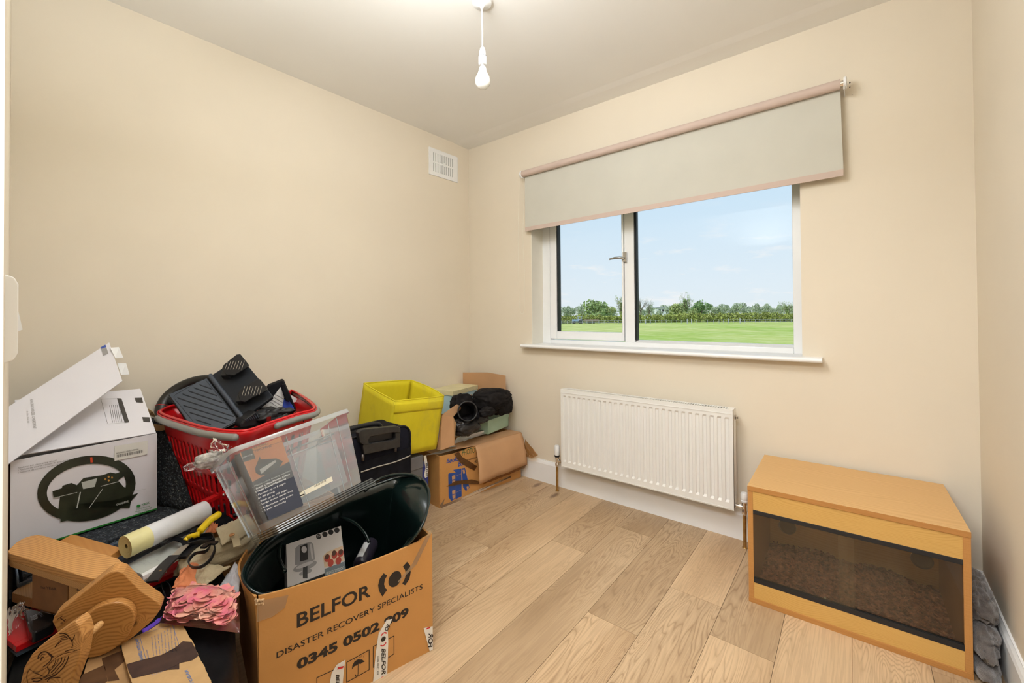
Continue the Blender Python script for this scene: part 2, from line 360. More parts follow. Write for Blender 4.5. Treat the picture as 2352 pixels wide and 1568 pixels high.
sash = b.build('sash', M_pvc, win, bevel=.004)
b = MB().box((s0-.005, .135, h0-.004), (s0, .17, h1)).box((s0+w, .13, h0+w), (s0+w+.006, .17, h1-w)).box((1.279, .134, .952), (1.2865, .172, 1.9)).box((1.2865, .145, .952), (1.289, .172, 1.9))
b.build('gasket', M_black, win)
box_at('pane', (s0+w, .150, h0+w), (s1-.012, .154, h1-w), M_glass, win)
box_at('pane', (1.279, .160, .950), (2.09, .164, 1.9), M_glass, win)
b = MB().tube([(1.222, .112, 1.452), (1.205, .098, 1.455), (1.17, .094, 1.457), (1.132, .098, 1.452)], [.009, .008, .007, .005], 10)
b.box((1.215, .112, 1.43), (1.237, .124, 1.49)); b.build('handle', mat('brushed_steel', (.55, .54, .52), .3, metal=1), win, smooth=True, angle=40)
# reveal lining is painted white; cream sill board with bullnose
b = MB().box((WX0-.001, .0005, .905), (WX0+.004, .13, WZ1)); b.build('reveal_lining', mat('reveal_paint', (.84, .80, .70), .5, var=.01), win)
def nose(d, z1, z0, n=8): return [(-d+(z1-z0)/2-(z1-z0)/2*math.sin(PI*i/n), (z1+z0)/2+(z1-z0)/2*math.cos(PI*i/n)) for i in range(n+1)]
b = MB(); p = [(a, z) for a, z in nose(.062, .911, .889)]
b.prism([(.543, a, z) for a, z in p]+[(.543, 0, .889), (.543, 0, .911)], (1.67, 0, 0)).box((WX0, -.001, .889), (WX1, .13, .911))
tag(b.build('trim_2', M_white, smooth=True, angle=35), kind='structure')

# roller blind ------------------------------------------------------------
bl = thing('roller_blind', 'cream roller blind with pinkish beige hem, pulled partly down over the window', 'blind', (1.43, -.05, 2.06))
M_fab = mat('blind_fabric', (.60, .585, .515), .85, var=.02, vscale=6, bmp=.1, bscale=900)
M_hem = mat('blind_back_fabric', (.60, .475, .41), .8, var=.02, bmp=.1, bscale=700)
MB().tube([(.575, -.06, 2.066), (2.292, -.06, 2.080)], .021, 24).build('roller_tube', M_hem, bl, smooth=True, angle=50)
MB().hexa([(.580, -.0425, 1.706), (2.297, -.0425, 1.722), (2.297, -.0415, 1.722), (.580, -.0415, 1.706), (.580, -.0425, 2.066), (2.290, -.0425, 2.080), (2.290, -.0415, 2.080), (.580, -.0415, 2.066)]).build('fabric', M_fab, bl)
MB().hexa([(.580, -.044, 1.678), (2.297, -.044, 1.693), (2.297, -.040, 1.693), (.580, -.040, 1.678), (.580, -.044, 1.706), (2.297, -.044, 1.722), (2.297, -.040, 1.722), (.580, -.040, 1.706)]).build('hem_bar', M_hem, bl, bevel=.001)
def xl(prof, x, y, z, dx=1): # lathe lying along x
    return Matrix.Translation((x, y, z)) @ Matrix.Rotation(PI/2*dx, 4, 'Y')
MB().lathe([(.014, 0), (.014, .012)], M=xl(0, 2.292, -.06, 2.08), n=20).build('end_cap', M_chrome, bl, smooth=True, angle=40)
MB().lathe([(.024, 0), (.026, .003), (.026, .009), (.02, .011)], M=xl(0, 2.303, -.06, 2.08), n=24).box((2.303, -.085, 2.045), (2.306, 0, 2.075)).build('bracket', M_plastic_w, bl, smooth=True, angle=40)
MB().lathe([(.024, 0), (.025, .003), (.025, .010), (.02, .012)], M=xl(0, .563, -.06, 2.064), n=24).box((.563, -.06, 2.05), (.567, 0, 2.078)).build('bracket', M_plastic_w, bl, smooth=True, angle=40)
def chain_pts():
    P = []
    for i in range(60):
        t = i/59; z = 2.06-t*.90; P.append((.564-.012*math.sin(t*PI*.9), -.083-.004*t, z))
    for i in range(1, 14):
        a = PI*i/14; P.append((.569+.017*(1-math.cos(a))-.012*math.sin(.9*PI)+0, -.087, 1.16-.045*math.sin(a)))
    for i in range(60):
        t = i/59; z = 1.16+t*.90; P.append((.600-.03*t+.006*math.sin(t*9), -.087+.04*t, z))
    return P
b = MB(); P = chain_pts(); acc = 0
for p0, p1 in zip(P, P[1:]):
    q = (Vector(p0)+Vector(p1))/2
    b.lathe([(.0004, -.0018), (.0016, -.0009), (.0019, 0), (.0016, .0009), (.0004, .0018)], c=q, n=6)
b.tube(P, .0008, 5); b.build('bead_chain', mat('chain_plastic', (.82, .78, .66), .4), bl, smooth=True)

# radiator ------------------------------------------------------------
rd = thing('radiator', 'white ribbed panel radiator under the window', 'radiator', (1.38, -.06, .172))
x0, x1, z0, z1, yf, yb = .898, 1.868, .172, .650, -.11, -.048
n = 28; pitch = (x1-x0-.02)/n; b = MB()
def prof_d(x):   # depth of the front sheet at x: recessed flutes
    u = ((x-x0-.010)/pitch) % 1
    if x < x0+.012 or x > x1-.012: return 0
    a = abs(u-.5)*2
    return 1 if a < .34 else (0 if a > .62 else (.62-a)/.28)
xs = []
for k in range(n):
    c = x0+.010+pitch*k
    xs += [c+pitch*t for t in (0, .19, .33, .5, .67, .81)]
xs = sorted(set([x0]+xs+[x1-.010, x1]))
zs = [(z0, 0), (z0+.034, 0), (z0+.045, 1), (z1-.048, 1), (z1-.038, 0), (z1-.004, 0)]
vs = [(x, yf+.0065*prof_d(x)*w_, z) for z, w_ in zs for x in xs]; L = len(xs)
b.add(vs, [(j*L+i, j*L+i+1, (j+1)*L+i+1, (j+1)*L+i) for j in range(len(zs)-1) for i in range(L-1)])
b.box((x0, yf+.0075, z0), (x1, yf+.012, z1-.004)).box((x0+.008, yf-.002, z0+.004), (x1-.008, yf, z0+.008)).box((x0, yf+.0001, z0+.0001), (x0+.002, yf+.01, z1-.0045)).box((x1-.002, yf+.0001, z0+.0001), (x1, yf+.01, z1-.0045))
b.box((x0+.008, yf-.002, z1-.022), (x1-.008, yf, z1-.019))
b.build('front_panel', M_rad, rd)
box_at('side_panel', (x0, yf+.004, z0+.01), (x0+.003, yb-.0002, z1-.0045), M_rad, rd); box_at('side_panel', (x1-.003, yf+.004, z0+.01), (x1, yb-.0002, z1-.0045), M_rad, rd)
b = MB(); b.box((x0, yf, z1-.004), (x1, yf+.014, z1)).box((x0, yb-.012, z1-.004), (x1, yb, z1)).box((x0, yf+.014, z1-.004), (x0+.03, yb-.012, z1)).box((x1-.03, yf+.014, z1-.004), (x1, yb-.012, z1))
for i in range(76):
    xx = x0+.03+(x1-x0-.06)*i/76; b.box((xx, yf+.014, z1-.003), (xx+.0055, yb-.012, z1-.0005))
b.build('top_grille', M_rad, rd)
b = MB(); b.box((x0+.003, yb-.006, z0+.01), (x1-.003, yb, z1-.005))
for xx in (1.05, 1.71): b.box((xx, yb, .25), (xx+.03, -.001, .6))
b.build('back_panel', M_rad, rd)
MB().lathe([(.010, 0), (.013, .006), (.013, .012), (.006, .014), (.006, .02)], M=xl(0, x1-.002, -.08, z1-.04), n=6).build('bleed_plug', M_chrome, rd)
def valve(px, side):
    b = MB(); b.lathe([(.0075, 0), (.0075, .165)], c=(px, -.08, 0), n=14).lathe([(.013, 0), (.011, .002)], c=(px, -.08, .001), n=14); b.build('pipe', M_brass, rd, smooth=True, angle=40)
    b = MB(); b.lathe([(.009, .155), (.012, .16), (.012, .172), (.009, .176), (.0095, .2), (.0115, .203), (.0115, .214)], c=(px, -.08, 0), n=16)
    e = x0 if side < 0 else x1
    b.tube([(px, -.08, .190), (e+side*.002, -.08, .190)], .0065, 12).tube([(px-side*.012, -.08, .190), (px-side*.021, -.08, .190)], .0115, 6).tube([(e+side*.001, -.08, .190), (e+side*.006, -.08, .190)], .012, 12)
    b.build('valve_body', M_chrome, rd, smooth=True, angle=40)
    hd = .072 if side < 0 else .045
    MB().lathe([(.014, .214), (.0165, .218), (.0165, .224), (.015, .226)], c=(px, -.08, 0), n=20).build('valve_collar', M_black if side < 0 else M_plastic_w, rd, smooth=True, angle=40)
    MB().lathe([(.015, .226), (.0165, .23), (.0165, .214+hd-.006), (.013, .214+hd)], c=(px, -.08, 0), n=24).build('valve_head', M_plastic_w, rd, smooth=True, angle=40)
valve(.848, -1); valve(1.907, 1)

# vivarium ------------------------------------------------------------
VA = math.radians(1.8); vv = thing('vivarium', 'oak effect wooden vivarium with tinted sliding glass and bark chips inside', 'vivarium', (1.986, -.034, 0), VA)
M_oak = wood('oak_laminate_board', (.70, .42, .165), (.60, .33, .115), 90, 2.5, soft=.6, wob=(1.2, 7), fine=.5)
M_oakd = wood('oak_edge_board', (.52, .245, .068), (.38, .16, .04), 300, 1, fine=.8)
M_oakv = wood('oak_side_board', (.54, .26, .075), (.42, .18, .045), 300, 1, rot=(0, PI/2, 0), fine=.8)
M_oaks = wood('oak_front_strip', (.64, .38, .11), (.53, .29, .065), 150, 4.5, soft=.5, fine=.5, wob=(2.5, 8))
VL, VD, VH, vt = .60, .4595, .4437, .018
def vb(a, b_):  # local box in the vivarium (x right, y from back 0 to front -VD)
    return MB().box((a[0], -a[1], a[2]), (b_[0], -b_[1], b_[2]))
def vbuild(mb, name, mt, parent=vv, **k):
    Mw = MW(vv); mb.v = [tuple(Mw @ Vector(v)) for v in mb.v]; return mb.build(name, mt, parent, **k)
mb = vb((0, 0, VH-vt), (VL, VD, VH)); mb.mi = [0]*6; mb.mi[1] = 0; mb.mi = [1, 0, 1, 1, 1, 1]
vbuild(mb, 'top_board', [M_oak, M_oakd], bevel=.0006)
vbuild(vb((0, 0, 0), (VL, VD, vt)), 'base_board', M_oakd, bevel=.0006)
vbuild(vb((.0005, 0, vt), (vt, VD-.002, VH-vt)), 'side_board', M_oakv, bevel=.0005)
vbuild(vb((VL-vt, 0, vt), (VL-.0005, VD-.002, VH-vt)), 'side_board', M_oakv, bevel=.0005)
vbuild(vb((vt, .003, vt), (VL-vt, .007, VH-vt)), 'back_board', M_oak)
vbuild(vb((vt, VD-.016, vt), (VL-vt, VD-.004, .082)), 'lower_rail', M_oaks)
vbuild(vb((vt, VD-.016, .354), (VL-vt, VD-.004, VH-vt)), 'upper_rail', M_oaks)
mb = vb((vt, VD-.020, .338), (VL-vt, VD-.0025, .354)); vbuild(mb, 'upper_runner', M_black, bevel=.001)
mb = vb((vt, VD-.020, .078), (VL-vt, VD-.003, .086))
for yv in (.003, .009, .0155): mb.box((vt, -(VD-yv), .086), (VL-vt, -(VD-yv-.0018), .095))
vbuild(mb, 'lower_runner', M_black)
M_tint = clear('tinted_glass', (.90, .865, .79), milk=.035, milkcol=(.55, .47, .35))
vbuild(vb((vt, VD-.0085, .09), (.322, VD-.0050, .345)), 'pane', M_tint)
vbuild(vb((.278, VD-.0145, .09), (VL-vt, VD-.0110, .345)), 'pane', M_tint)
M_vent = mat('vent_mesh', (.05, .05, .045), .5, var=.4, vscale=500)
for vxp in (.088, .535):
    Mv = Matrix.Translation((vxp, -.0075, .135)) @ Matrix.Rotation(PI/2, 4, 'X')
    mb = MB().lathe([(.034, 0), (.034, .003), (.028, .005), (.0275, .003)], M=Mv, n=28)
    for i in range(-7, 8):
        hw = math.sqrt(max(0, .028**2-(i*.0037)**2)); mb.box((vxp-hw, -.0105, .135+i*.0037-.0006), (vxp+hw, -.0115, .135+i*.0037+.0006)); mb.box((vxp+i*.0037-.0006, -.0105, .135-hw), (vxp+i*.0037+.0006, -.0115, .135+hw))
    vbuild(mb, 'air_vent', M_vent)
# bark chips, uncountable
M_bark = mat('bark_chips', (.30, .125, .07), .85, var=.75, vscale=60)
rb = random.Random(5); mb = MB()
def bed(x, y):
    return vt+.024+.014*noise.noise(Vector((x*9, y*9, 0)))+.030*math.exp(-((x-.19)/.08)**2-((y+.05)/.09)**2)+.015*math.exp(-((x-.42)/.1)**2-((y+.04)/.06)**2)
Mg = MW(vv)
mb.grid(lambda u, v: Mg @ Vector((vt+(VL-2*vt)*u, -.008-(VD-.032)*v, bed(vt+(VL-2*vt)*u, -.008-(VD-.032)*v)-.006)), 40, 30)
for i in range(3800):
    x = rb.uniform(vt+.012, VL-vt-.012); y = -rb.uniform(.014, VD-.038); z = bed(x, y)+rb.uniform(-.004, .006); sx_ = rb.uniform(.003, .0085); sy_ = rb.uniform(.002, .006)
    Mx = Mg @ Matrix.Translation((x, y, z)) @ Matrix.Rotation(rb.uniform(0, PI), 4, 'Z') @ Matrix.Rotation(rb.uniform(-.9, .9), 4, 'X') @ Matrix.Rotation(rb.uniform(-.7, .7), 4, 'Y')
    mb.box((-sx_, -sy_, -.001), (sx_, sy_, .001), Mx)
tag(mb.build('bark_chips', M_bark), 'reddish brown bark chips covering the floor of the vivarium', 'bark chips', kind='stuff')
q = Mg @ Vector((.238, -.372, bed(.238, -.372)+.008))
mb = MB()
for a in range(5):
    th = a*1.25; mb.add([q, q+Vector((.010*math.cos(th), .010*math.sin(th), -.004)), q+Vector((.007*math.cos(th+.6), .007*math.sin(th+.6), .004))], [(0, 1, 2)])
mb.tube([q, q+Vector((-.002, 0, .012))], .0025, 6)
tag(mb.build('leaf_scrap', mat('pale_leaf', (.62, .62, .38), .6), solid=.001, origin=tuple(q)), 'small pale green leaf scrap lying on the bark in the vivarium', 'leaf scrap')

# crumpled grey towel between vivarium and right wall
def lump(name, c, r, mt, sd, disp=.35, fr=3, nu=56, nv=40, parent=None, flat=None, p=2.6, fold=0, fdir=(1, 0, 0)):
    c = Vector(c); mb = MB(); off = Vector((sd*7.3, sd*3.1, 0)); fd = Vector(fdir)
    def fn(u, v):
        th = 2*PI*u; ph = PI*(v*.998+.001)-PI/2
        sg = lambda a: math.copysign(abs(a)**(2/p), a)
        d = Vector((sg(math.cos(ph))*sg(math.cos(th)), sg(math.cos(ph))*sg(math.sin(th)), sg(math.sin(ph))))
        k = 1+disp*noise.fractal(d*fr*.5+off, .9, 2.1, 4)
        if fold: k += fold*abs(math.sin((d.dot(fd)*2.5+noise.noise(d*1.4+off)*1.8)*PI))**.7-fold*.5
        q = Vector((d.x*r[0], d.y*r[1], d.z*r[2]))*k+c
        if flat is not None and q.z < flat: q.z = flat+.0005
        return q
    mb.grid(fn, nu, nv, closeu=True)
    return mb.build(name, mt, parent, smooth=True, origin=tuple(c) if parent is None else None)
M_towel = mat('grey_terry_towel', (.125, .105, .095), .95, var=.25, vscale=60, bmp=.9, bscale=420, sheen=.6)
tw = thing('towel', 'crumpled dark grey towel wedged between the vivarium and the right wall', 'towel', (2.625, -.33, 0))
lump('bottom_fold', (2.630, -.33, .03), (.033, .17, .030), M_towel, 3, .15, parent=tw, flat=.0)
lump('middle_fold', (2.630, -.32, .095), (.034, .16, .05), M_towel, 5, .18, parent=tw, fold=.1, fdir=(0, .5, 1))
lump('top_fold', (2.632, -.29, .175), (.036, .13, .055), M_towel, 8, .2, parent=tw, fold=.14, fdir=(0, 1, .4))

# ceiling pendant ------------------------------------------------------------
pd = thing('ceiling_pendant', 'bare white bulb hanging on a short white flex from the ceiling', 'light', (1.166, -1.081, 2.4))
c = (1.166, -1.081, 0)
MB().lathe([(.040, 2.399), (.041, 2.392), (.039, 2.383), (.012, 2.374), (.0075, 2.370), (.006, 2.362)], c=c, n=32).build('ceiling_rose', M_plastic_w, pd, smooth=True, angle=35)
MB().tube([(1.166, -1.081, 2.37), (1.1655, -1.081, 2.32), (1.168, -1.081, 2.26), (1.169, -1.082, 2.195)], .0032, 10).build('flex', mat('white_flex', (.84, .82, .78), .4), pd, smooth=True)
c = (1.169, -1.082, 0); b = MB()
b.lathe([(.0055, 2.203), (.009, 2.199), (.0125, 2.186), (.0145, 2.168), (.0165, 2.166)], c=c, n=24, cap=True); b.lathe([(.0168, 2.1635), (.0168, 2.135), (.0155, 2.130), (.013, 2.130)], c=c, n=24)
b.build('lamp_holder', M_plastic_w, pd, smooth=True, angle=35)
MB().lathe([(.0162, 2.166), (.0162, 2.1635)], c=c, n=24).build('holder_ring', M_black, pd)
MB().lathe([(.0108, 2.134), (.0108, 2.121), (.0125, 2.119)], c=c, n=20).build('bulb_cap', M_chrome, pd, smooth=True, angle=30)
MB().lathe([(.0125, 2.121), (.0155, 2.112), (.0165, 2.104), (.0215, 2.092), (.0285, 2.078), (.0305, 2.064), (.0285, 2.050), (.021, 2.040), (.010, 2.0345), (.001, 2.0335)], c=c, n=32).build('bulb', mat('opal_glass', (.9, .9, .88), .15, var=0), pd, smooth=True)

# wall vent ------------------------------------------------------------
va = thing('air_vent', 'white rectangular plastic air vent high on the left wall near the corner', 'vent', (0, -.26, 2.2))
b = MB(); y0, y1, z0, z1 = -.397, -.124, 2.107, 2.299
cols = 10; mg = .036; bw = (y1-y0-2*mg)/cols
b.box((0, y0, z0), (.007, y0+mg, z1)).box((0, y1-mg, z0), (.007, y1, z1)).box((0, y0+mg, z0), (.007, y1-mg, z0+.028)).box((0, y0+mg, z1-.028), (.007, y1-mg, z1)).box((0, y0+mg, 2.197), (.007, y1-mg, 2.209))
for i in range(cols):
    yy = y0+mg+bw*i; b.box((.001, yy+bw*.36, z0+.028), (.0065, yy+bw, 2.197)); b.box((.001, yy+bw*.36, 2.209), (.0065, yy+bw, z1-.028))
b.box((.0065, -.27, 2.19), (.010, -.25, 2.216))
b.build('grille', M_plastic_w, va, bevel=.0006)
box_at('backing', (0, y0+.01, z0+.01), (.0012, y1-.01, z1-.01), mat('vent_backing', (.34, .32, .30), .7), va)

# light switch on the rear wall ------------------------------------------------------------
sw = thing('light_switch', 'white plastic rocker light switch at the left edge of the picture', 'switch', (1.66, -2.347, 1.11))
yw = -2.347; z_t = 1.108+.046; z_b = z_t-.09
b = MB().prism([(1.61, yw-.002, z_b), (1.61, yw+.0055, z_b+.003), (1.61, yw+.0085, z_b+.010), (1.61, yw+.0085, z_t-.010), (1.61, yw+.0055, z_t-.003), (1.61, yw-.002, z_t)], (.086, 0, 0)); b.build('switch_plate', M_plastic_w, sw, bevel=.001)
b = MB().prism([(1.64, yw+.0085, z_t-.032), (1.64, yw+.0125, z_t-.057), (1.64, yw+.0085, z_t-.059)], (.024, 0, 0)); b.build('rocker', M_plastic_w, sw)

# screw holes left of a removed bracket
b = MB(); fr = Frame((0, 0, 0), (1, 0, 0), (0, 0, 1))
for px, py, r in ((1952, 190, .003), (1952, 200, .0025), (1957, 217, .0012)):
    p = at(px, py, 1, 0); b.lathe([(r, 0), (r, .0006)], M=Matrix.Translation((p.x, -.0004, p.z)) @ Matrix.Rotation(PI/2, 4, 'X'), n=8)
tag(b.build('trim_3', M_black), kind='structure')

# ============================================================ outdoors
GZ = -2.1
def grass_mat():
    m, nt, bs = new_mat('meadow_grass')
    n = N(nt, 'ShaderNodeTexNoise', Scale=.35, Detail=8, Roughness=.7); nt.links.new(coords(nt, (1, 1, 1)), n.inputs['Vector'])
    n2 = N(nt, 'ShaderNodeTexNoise', Scale=.03, Detail=3); nt.links.new(coords(nt), n2.inputs['Vector'])
    a = ramp(nt, n.outputs[0], [(.3, (.22, .34, .04)), (.48, (.46, .52, .11)), (.66, (.72, .68, .34))])
    b_ = ramp(nt, n2.outputs[0], [(.35, (.20, .42, .03)), (.6, (.60, .60, .24))])
    x = N(nt, 'ShaderNodeMixRGB'); x.inputs[0].default_value = .45; nt.links.new(a, x.inputs[1]); nt.links.new(b_, x.inputs[2])
    nt.links.new(x.outputs[0], bs.inputs['Base Color']); bs.inputs['Roughness'].default_value = .95; bs.inputs['Specular IOR Level'].default_value = .1
    return m
def gfn(u, v):
    x = -420+520*u; y = .6+(1-(1-v)**.5)*420 if 0 else .6+420*v*v
    return Vector((x, y, GZ-.02+.25*noise.noise(Vector((x*.05, y*.05, 0)))*min(1, y/20)))
tag(MB().grid(gfn, 90, 90).build('meadow', grass_mat(), smooth=True), kind='structure')
def far(px, dist, z=None):
    """ground point at a distance in front of the lens, along a photo column"""
    d = cF+cR*((px-1176)/FPX); d.z = 0; return Vector((CX, CY, GZ))+d*dist
def ts(px_h, dist): return px_h*dist/FPX
def leafcloud(mb, blobs, n, size, rng, shell=.55):
    for (c, r) in blobs:
        c = Vector(c)
        for i in range(n):
            d = Vector((rng.gauss(0, 1), rng.gauss(0, 1), rng.gauss(0, 1))).normalized()*(shell+(1-shell)*rng.random()**.5)
            p = c+Vector((d.x*r[0], d.y*r[1], d.z*r[2])); s = size*rng.uniform(.6, 1.4)
            a = Vector((rng.gauss(0, 1), rng.gauss(0, 1), rng.gauss(0, 1))).normalized(); b_ = a.orthogonal().normalized()
            b_ = (b_*math.cos(1)+a.cross(b_)*math.sin(1)); t = a.cross(b_)
            mb.add([p+b_*s, p+t*s*.7, p-b_*s, p-t*s*.7], [(0, 1, 2, 3)])
def leafmat(name, c, v=.35):
    m = mat(name, c, .8, var=v, vscale=.9, spec=.15); return m
LM = [leafmat('leaf_mid', (.32, .42, .18)), leafmat('leaf_dark', (.20, .32, .13)), leafmat('leaf_light', (.36, .42, .17)), leafmat('leaf_hazed', (.42, .49, .34))]  # last entry has distance haze mixed into its green
M_trunk = mat('bark', (.16, .13, .10), .9)
def tree(px, dist, hpx, wpx, label, lm=0, kind='round', group=None, seed=1, base=0):
    """one tree: crown of leaf cards over a trunk with limbs"""
    rng = random.Random(seed); g_ = far(px, dist); H = ts(hpx, dist); Wd = ts(wpx, dist)
    t = thing('tree', label, 'tree', tuple(g_), rng.uniform(0, 6), group)
    if kind == 'round':
        bl_ = [((g_.x+rng.uniform(-.28, .28)*Wd, g_.y+rng.uniform(-.28, .28)*Wd, g_.z+H*rng.uniform(.16, .78)), (Wd*rng.uniform(.2, .32), Wd*rng.uniform(.2, .32), H*rng.uniform(.14, .24))) for i in range(9)]
        bl_.append(((g_.x, g_.y, g_.z+H*.5), (Wd*.42, Wd*.42, H*.47)))
        mb = MB(); leafcloud(mb, bl_, 150, Wd*.045, rng, .7); mb.build('crown', LM[lm], t)
        mb = MB().tube([g_, g_+Vector((0, 0, H*.7))], [Wd*.04, Wd*.015], 7); mb.build('trunk', M_trunk, t)
    else:
        mb = MB(); tips = []
        top = g_+Vector((0, 0, H*.55)); mb.tube([g_, g_+Vector((0, 0, H*.3)), top], [Wd*.05, Wd*.04, Wd*.025], 7)
        for i in range(16):
            a = rng.uniform(0, 2*PI); s = g_+Vector((0, 0, H*rng.uniform(.3, .55))); e = s+Vector((math.cos(a)*Wd*rng.uniform(.2, .45), math.sin(a)*Wd*rng.uniform(.2, .45), H*rng.uniform(.15, .42)))
            e.z = min(e.z, g_.z+H*.95); md = (s+e)/2+Vector((0, 0, H*.04)); mb.tube([s, md, e], [Wd*.014, Wd*.009, Wd*.004], 5)
            for j in range(7):
                s2 = s.lerp(e, rng.uniform(.4, 1)); e2 = s2+Vector((rng.gauss(0, .1)*Wd, rng.gauss(0, .1)*Wd, abs(rng.gauss(0, .09))*H)); mb.tube([s2, e2], [Wd*.005, Wd*.002], 4); tips.append(e2)
        mb.build('trunk', M_trunk, t); mb = MB()
        dens = 16 if kind == 'sparse' else 5
        leafcloud(mb, [(p, (Wd*.07, Wd*.07, H*.05)) for p in tips], dens, Wd*.016, rng, .2)
        if kind == 'sparse': leafcloud(mb, [((g_.x, g_.y, g_.z+H*(.12+.07*k)), (Wd*.10, Wd*.10, H*.06)) for k in range(9)], 120, Wd*.03, rng, .5)
        mb.build('crown', LM[lm], t)
    return t
hz = 733
def hp(y): return hz-y
tree(1366, 185, hp(682), 62, 'full green tree with a pointed top behind the hedge, left of the window mullion', 0, seed=2)
tree(1388, 195, hp(697), 50, 'smaller green tree just right of the pointed one behind the hedge', 2, seed=3)
tree(1428, 180, hp(672), 38, 'thin leafy tree partly hidden by the window mullion', 2, 'sparse', seed=4)
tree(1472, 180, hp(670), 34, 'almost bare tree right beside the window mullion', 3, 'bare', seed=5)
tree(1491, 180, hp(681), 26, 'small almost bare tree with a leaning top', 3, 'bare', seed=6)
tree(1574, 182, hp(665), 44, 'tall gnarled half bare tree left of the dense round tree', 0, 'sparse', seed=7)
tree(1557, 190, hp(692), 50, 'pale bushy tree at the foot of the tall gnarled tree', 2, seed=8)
tree(1612, 178, hp(681), 44, 'dense dark green round tree in the middle of the hedge line', 1, seed=9)
tree(1590, 172, hp(701), 26, 'low bright bush left of the dense round tree', 2, seed=19)
tree(1808, 190, hp(688), 30, 'tree with a flat round crown at the right end of the hedge line', 0, 'sparse', seed=10)
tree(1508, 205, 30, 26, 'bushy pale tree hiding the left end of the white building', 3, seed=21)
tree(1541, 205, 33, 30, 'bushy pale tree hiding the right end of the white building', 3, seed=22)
# distant woodland, one proto copied
rng = random.Random(12)
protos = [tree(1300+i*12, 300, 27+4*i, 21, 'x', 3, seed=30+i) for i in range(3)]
def copy_tree(o, parent=None):
    c = o.copy(); COL.objects.link(c); c.parent = parent
    for ch in [k for k in bpy.data.objects if k.parent is o]: copy_tree(ch, c)
    return c
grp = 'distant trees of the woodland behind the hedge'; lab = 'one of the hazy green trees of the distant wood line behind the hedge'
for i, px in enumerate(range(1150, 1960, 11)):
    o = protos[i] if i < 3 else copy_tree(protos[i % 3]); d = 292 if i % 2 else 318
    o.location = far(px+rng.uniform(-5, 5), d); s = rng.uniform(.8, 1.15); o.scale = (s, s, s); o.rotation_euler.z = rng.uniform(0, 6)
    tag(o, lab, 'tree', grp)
# hedge
rng = random.Random(4); mb = MB(); bl_ = []
for i in range(150):
    px = 1120+i*5.6; g_ = far(px, 162+rng.uniform(-1.5, 1.5)); hh = ts(rng.uniform(16, 20), 162)*(1.12 if 1560 < px < 1790 else .95)
    bl_.append(((g_.x, g_.y, g_.z+hh*.5), (1.3, 1.3, hh*.55)))
leafcloud(mb, bl_, 190, .26, rng, .7)
tag(mb.build('hedge', leafmat('hedge_leaf', (.32, .36, .10), .5)), 'long clipped hedge running behind the field fence', 'hedge')
# fence: rails and posts
fe = thing('field_fence', 'grey post and rail fence across the far side of the field', 'fence', tuple(far(1500, 144)))
M_gv = mat('weathered_grey_wood', (.36, .38, .40), .7)
a, b_ = far(1180, 144), far(1900, 144); mb = MB()
for z in (.55, 1.15): mb.tube([a+Vector((0, 0, z)), b_+Vector((0, 0, z))], .045, 6)
mb.build('rail', M_gv, fe)
for i in range(60):
    q = a.lerp(b_, (i+.3*rng.random())/60); w_ = .13 if i in (25, 26, 33, 34, 41, 43) else .05
    MB().box((q.x-w_, q.y-w_, GZ-.2), (q.x+w_, q.y+w_, GZ+(1.55 if w_ > .1 else 1.25))).build('post', M_gv, fe)
# tractor with trailer
g_ = far(1328, 150); ux = cR.copy(); ux.z = 0; ux.normalize(); uy = Vector((-ux.y, ux.x, 0))
Mt = Matrix((ux, uy, Vector((0, 0, 1)))).transposed().to_4x4(); Mt.translation = g_+Vector((0, 0, .3))
tr = thing('tractor', 'small blue and grey tractor parked beside the far hedge', 'tractor', tuple(g_))
Mt2 = Mt
mb = MB().box((-2.1, -.5, .6), (.2, .5, 1.3), Mt); mb.build('bonnet', mat('blue_paint', (.25, .38, .62), .4), tr, bevel=.08)
mb = MB()
for sx_ in (-.1, 1.1):
    for sy_ in (-.6, .6): mb.tube([Mt @ Vector((sx_, sy_, 1.0)), Mt @ Vector((sx_+.05, sy_*.9, 2.3))], .05, 6)
mb.box((-.2, -.7, 2.25), (1.3, .7, 2.4), Mt).box((0, -.6, .7), (1.1, .6, 1.4), Mt); mb.build('cab', mat('grey_cab', (.5, .55, .62), .4), tr)
for cx_, r in ((-1.5, .5), (.8, .8)):
    for sy_ in (-.8, .8): MB().lathe([(r*.5, -.15), (r, -.12), (r, .12), (r*.5, .15)], M=Mt @ Matrix.Translation((cx_, sy_, r-.3)) @ Matrix.Rotation(PI/2, 4, 'X'), n=18).build('wheel', M_black, tr)
g2 = far(1352, 150); Mt.translation = g2+Vector((0, 0, .3))
tl = thing('trailer', 'low brown flat trailer standing behind the tractor', 'trailer', tuple(g2))
MB().box((-1.6, -.9, .6), (3.4, .9, .8), Mt).box((-1.6, -.9, .8), (3.4, -.8, 1.35), Mt).box((-1.6, .8, .8), (3.4, .9, 1.35), Mt).build('bed', mat('rusty_steel', (.24, .17, .13), .8), tl)
for cx_ in (.4, 1.6):
    for sy_ in (-.8, .8): MB().lathe([(.2, -.12), (.42, -.1), (.42, .1), (.2, .12)], M=Mt @ Matrix.Translation((cx_, sy_, .12)) @ Matrix.Rotation(PI/2, 4, 'X'), n=16).build('wheel', M_black, tl)
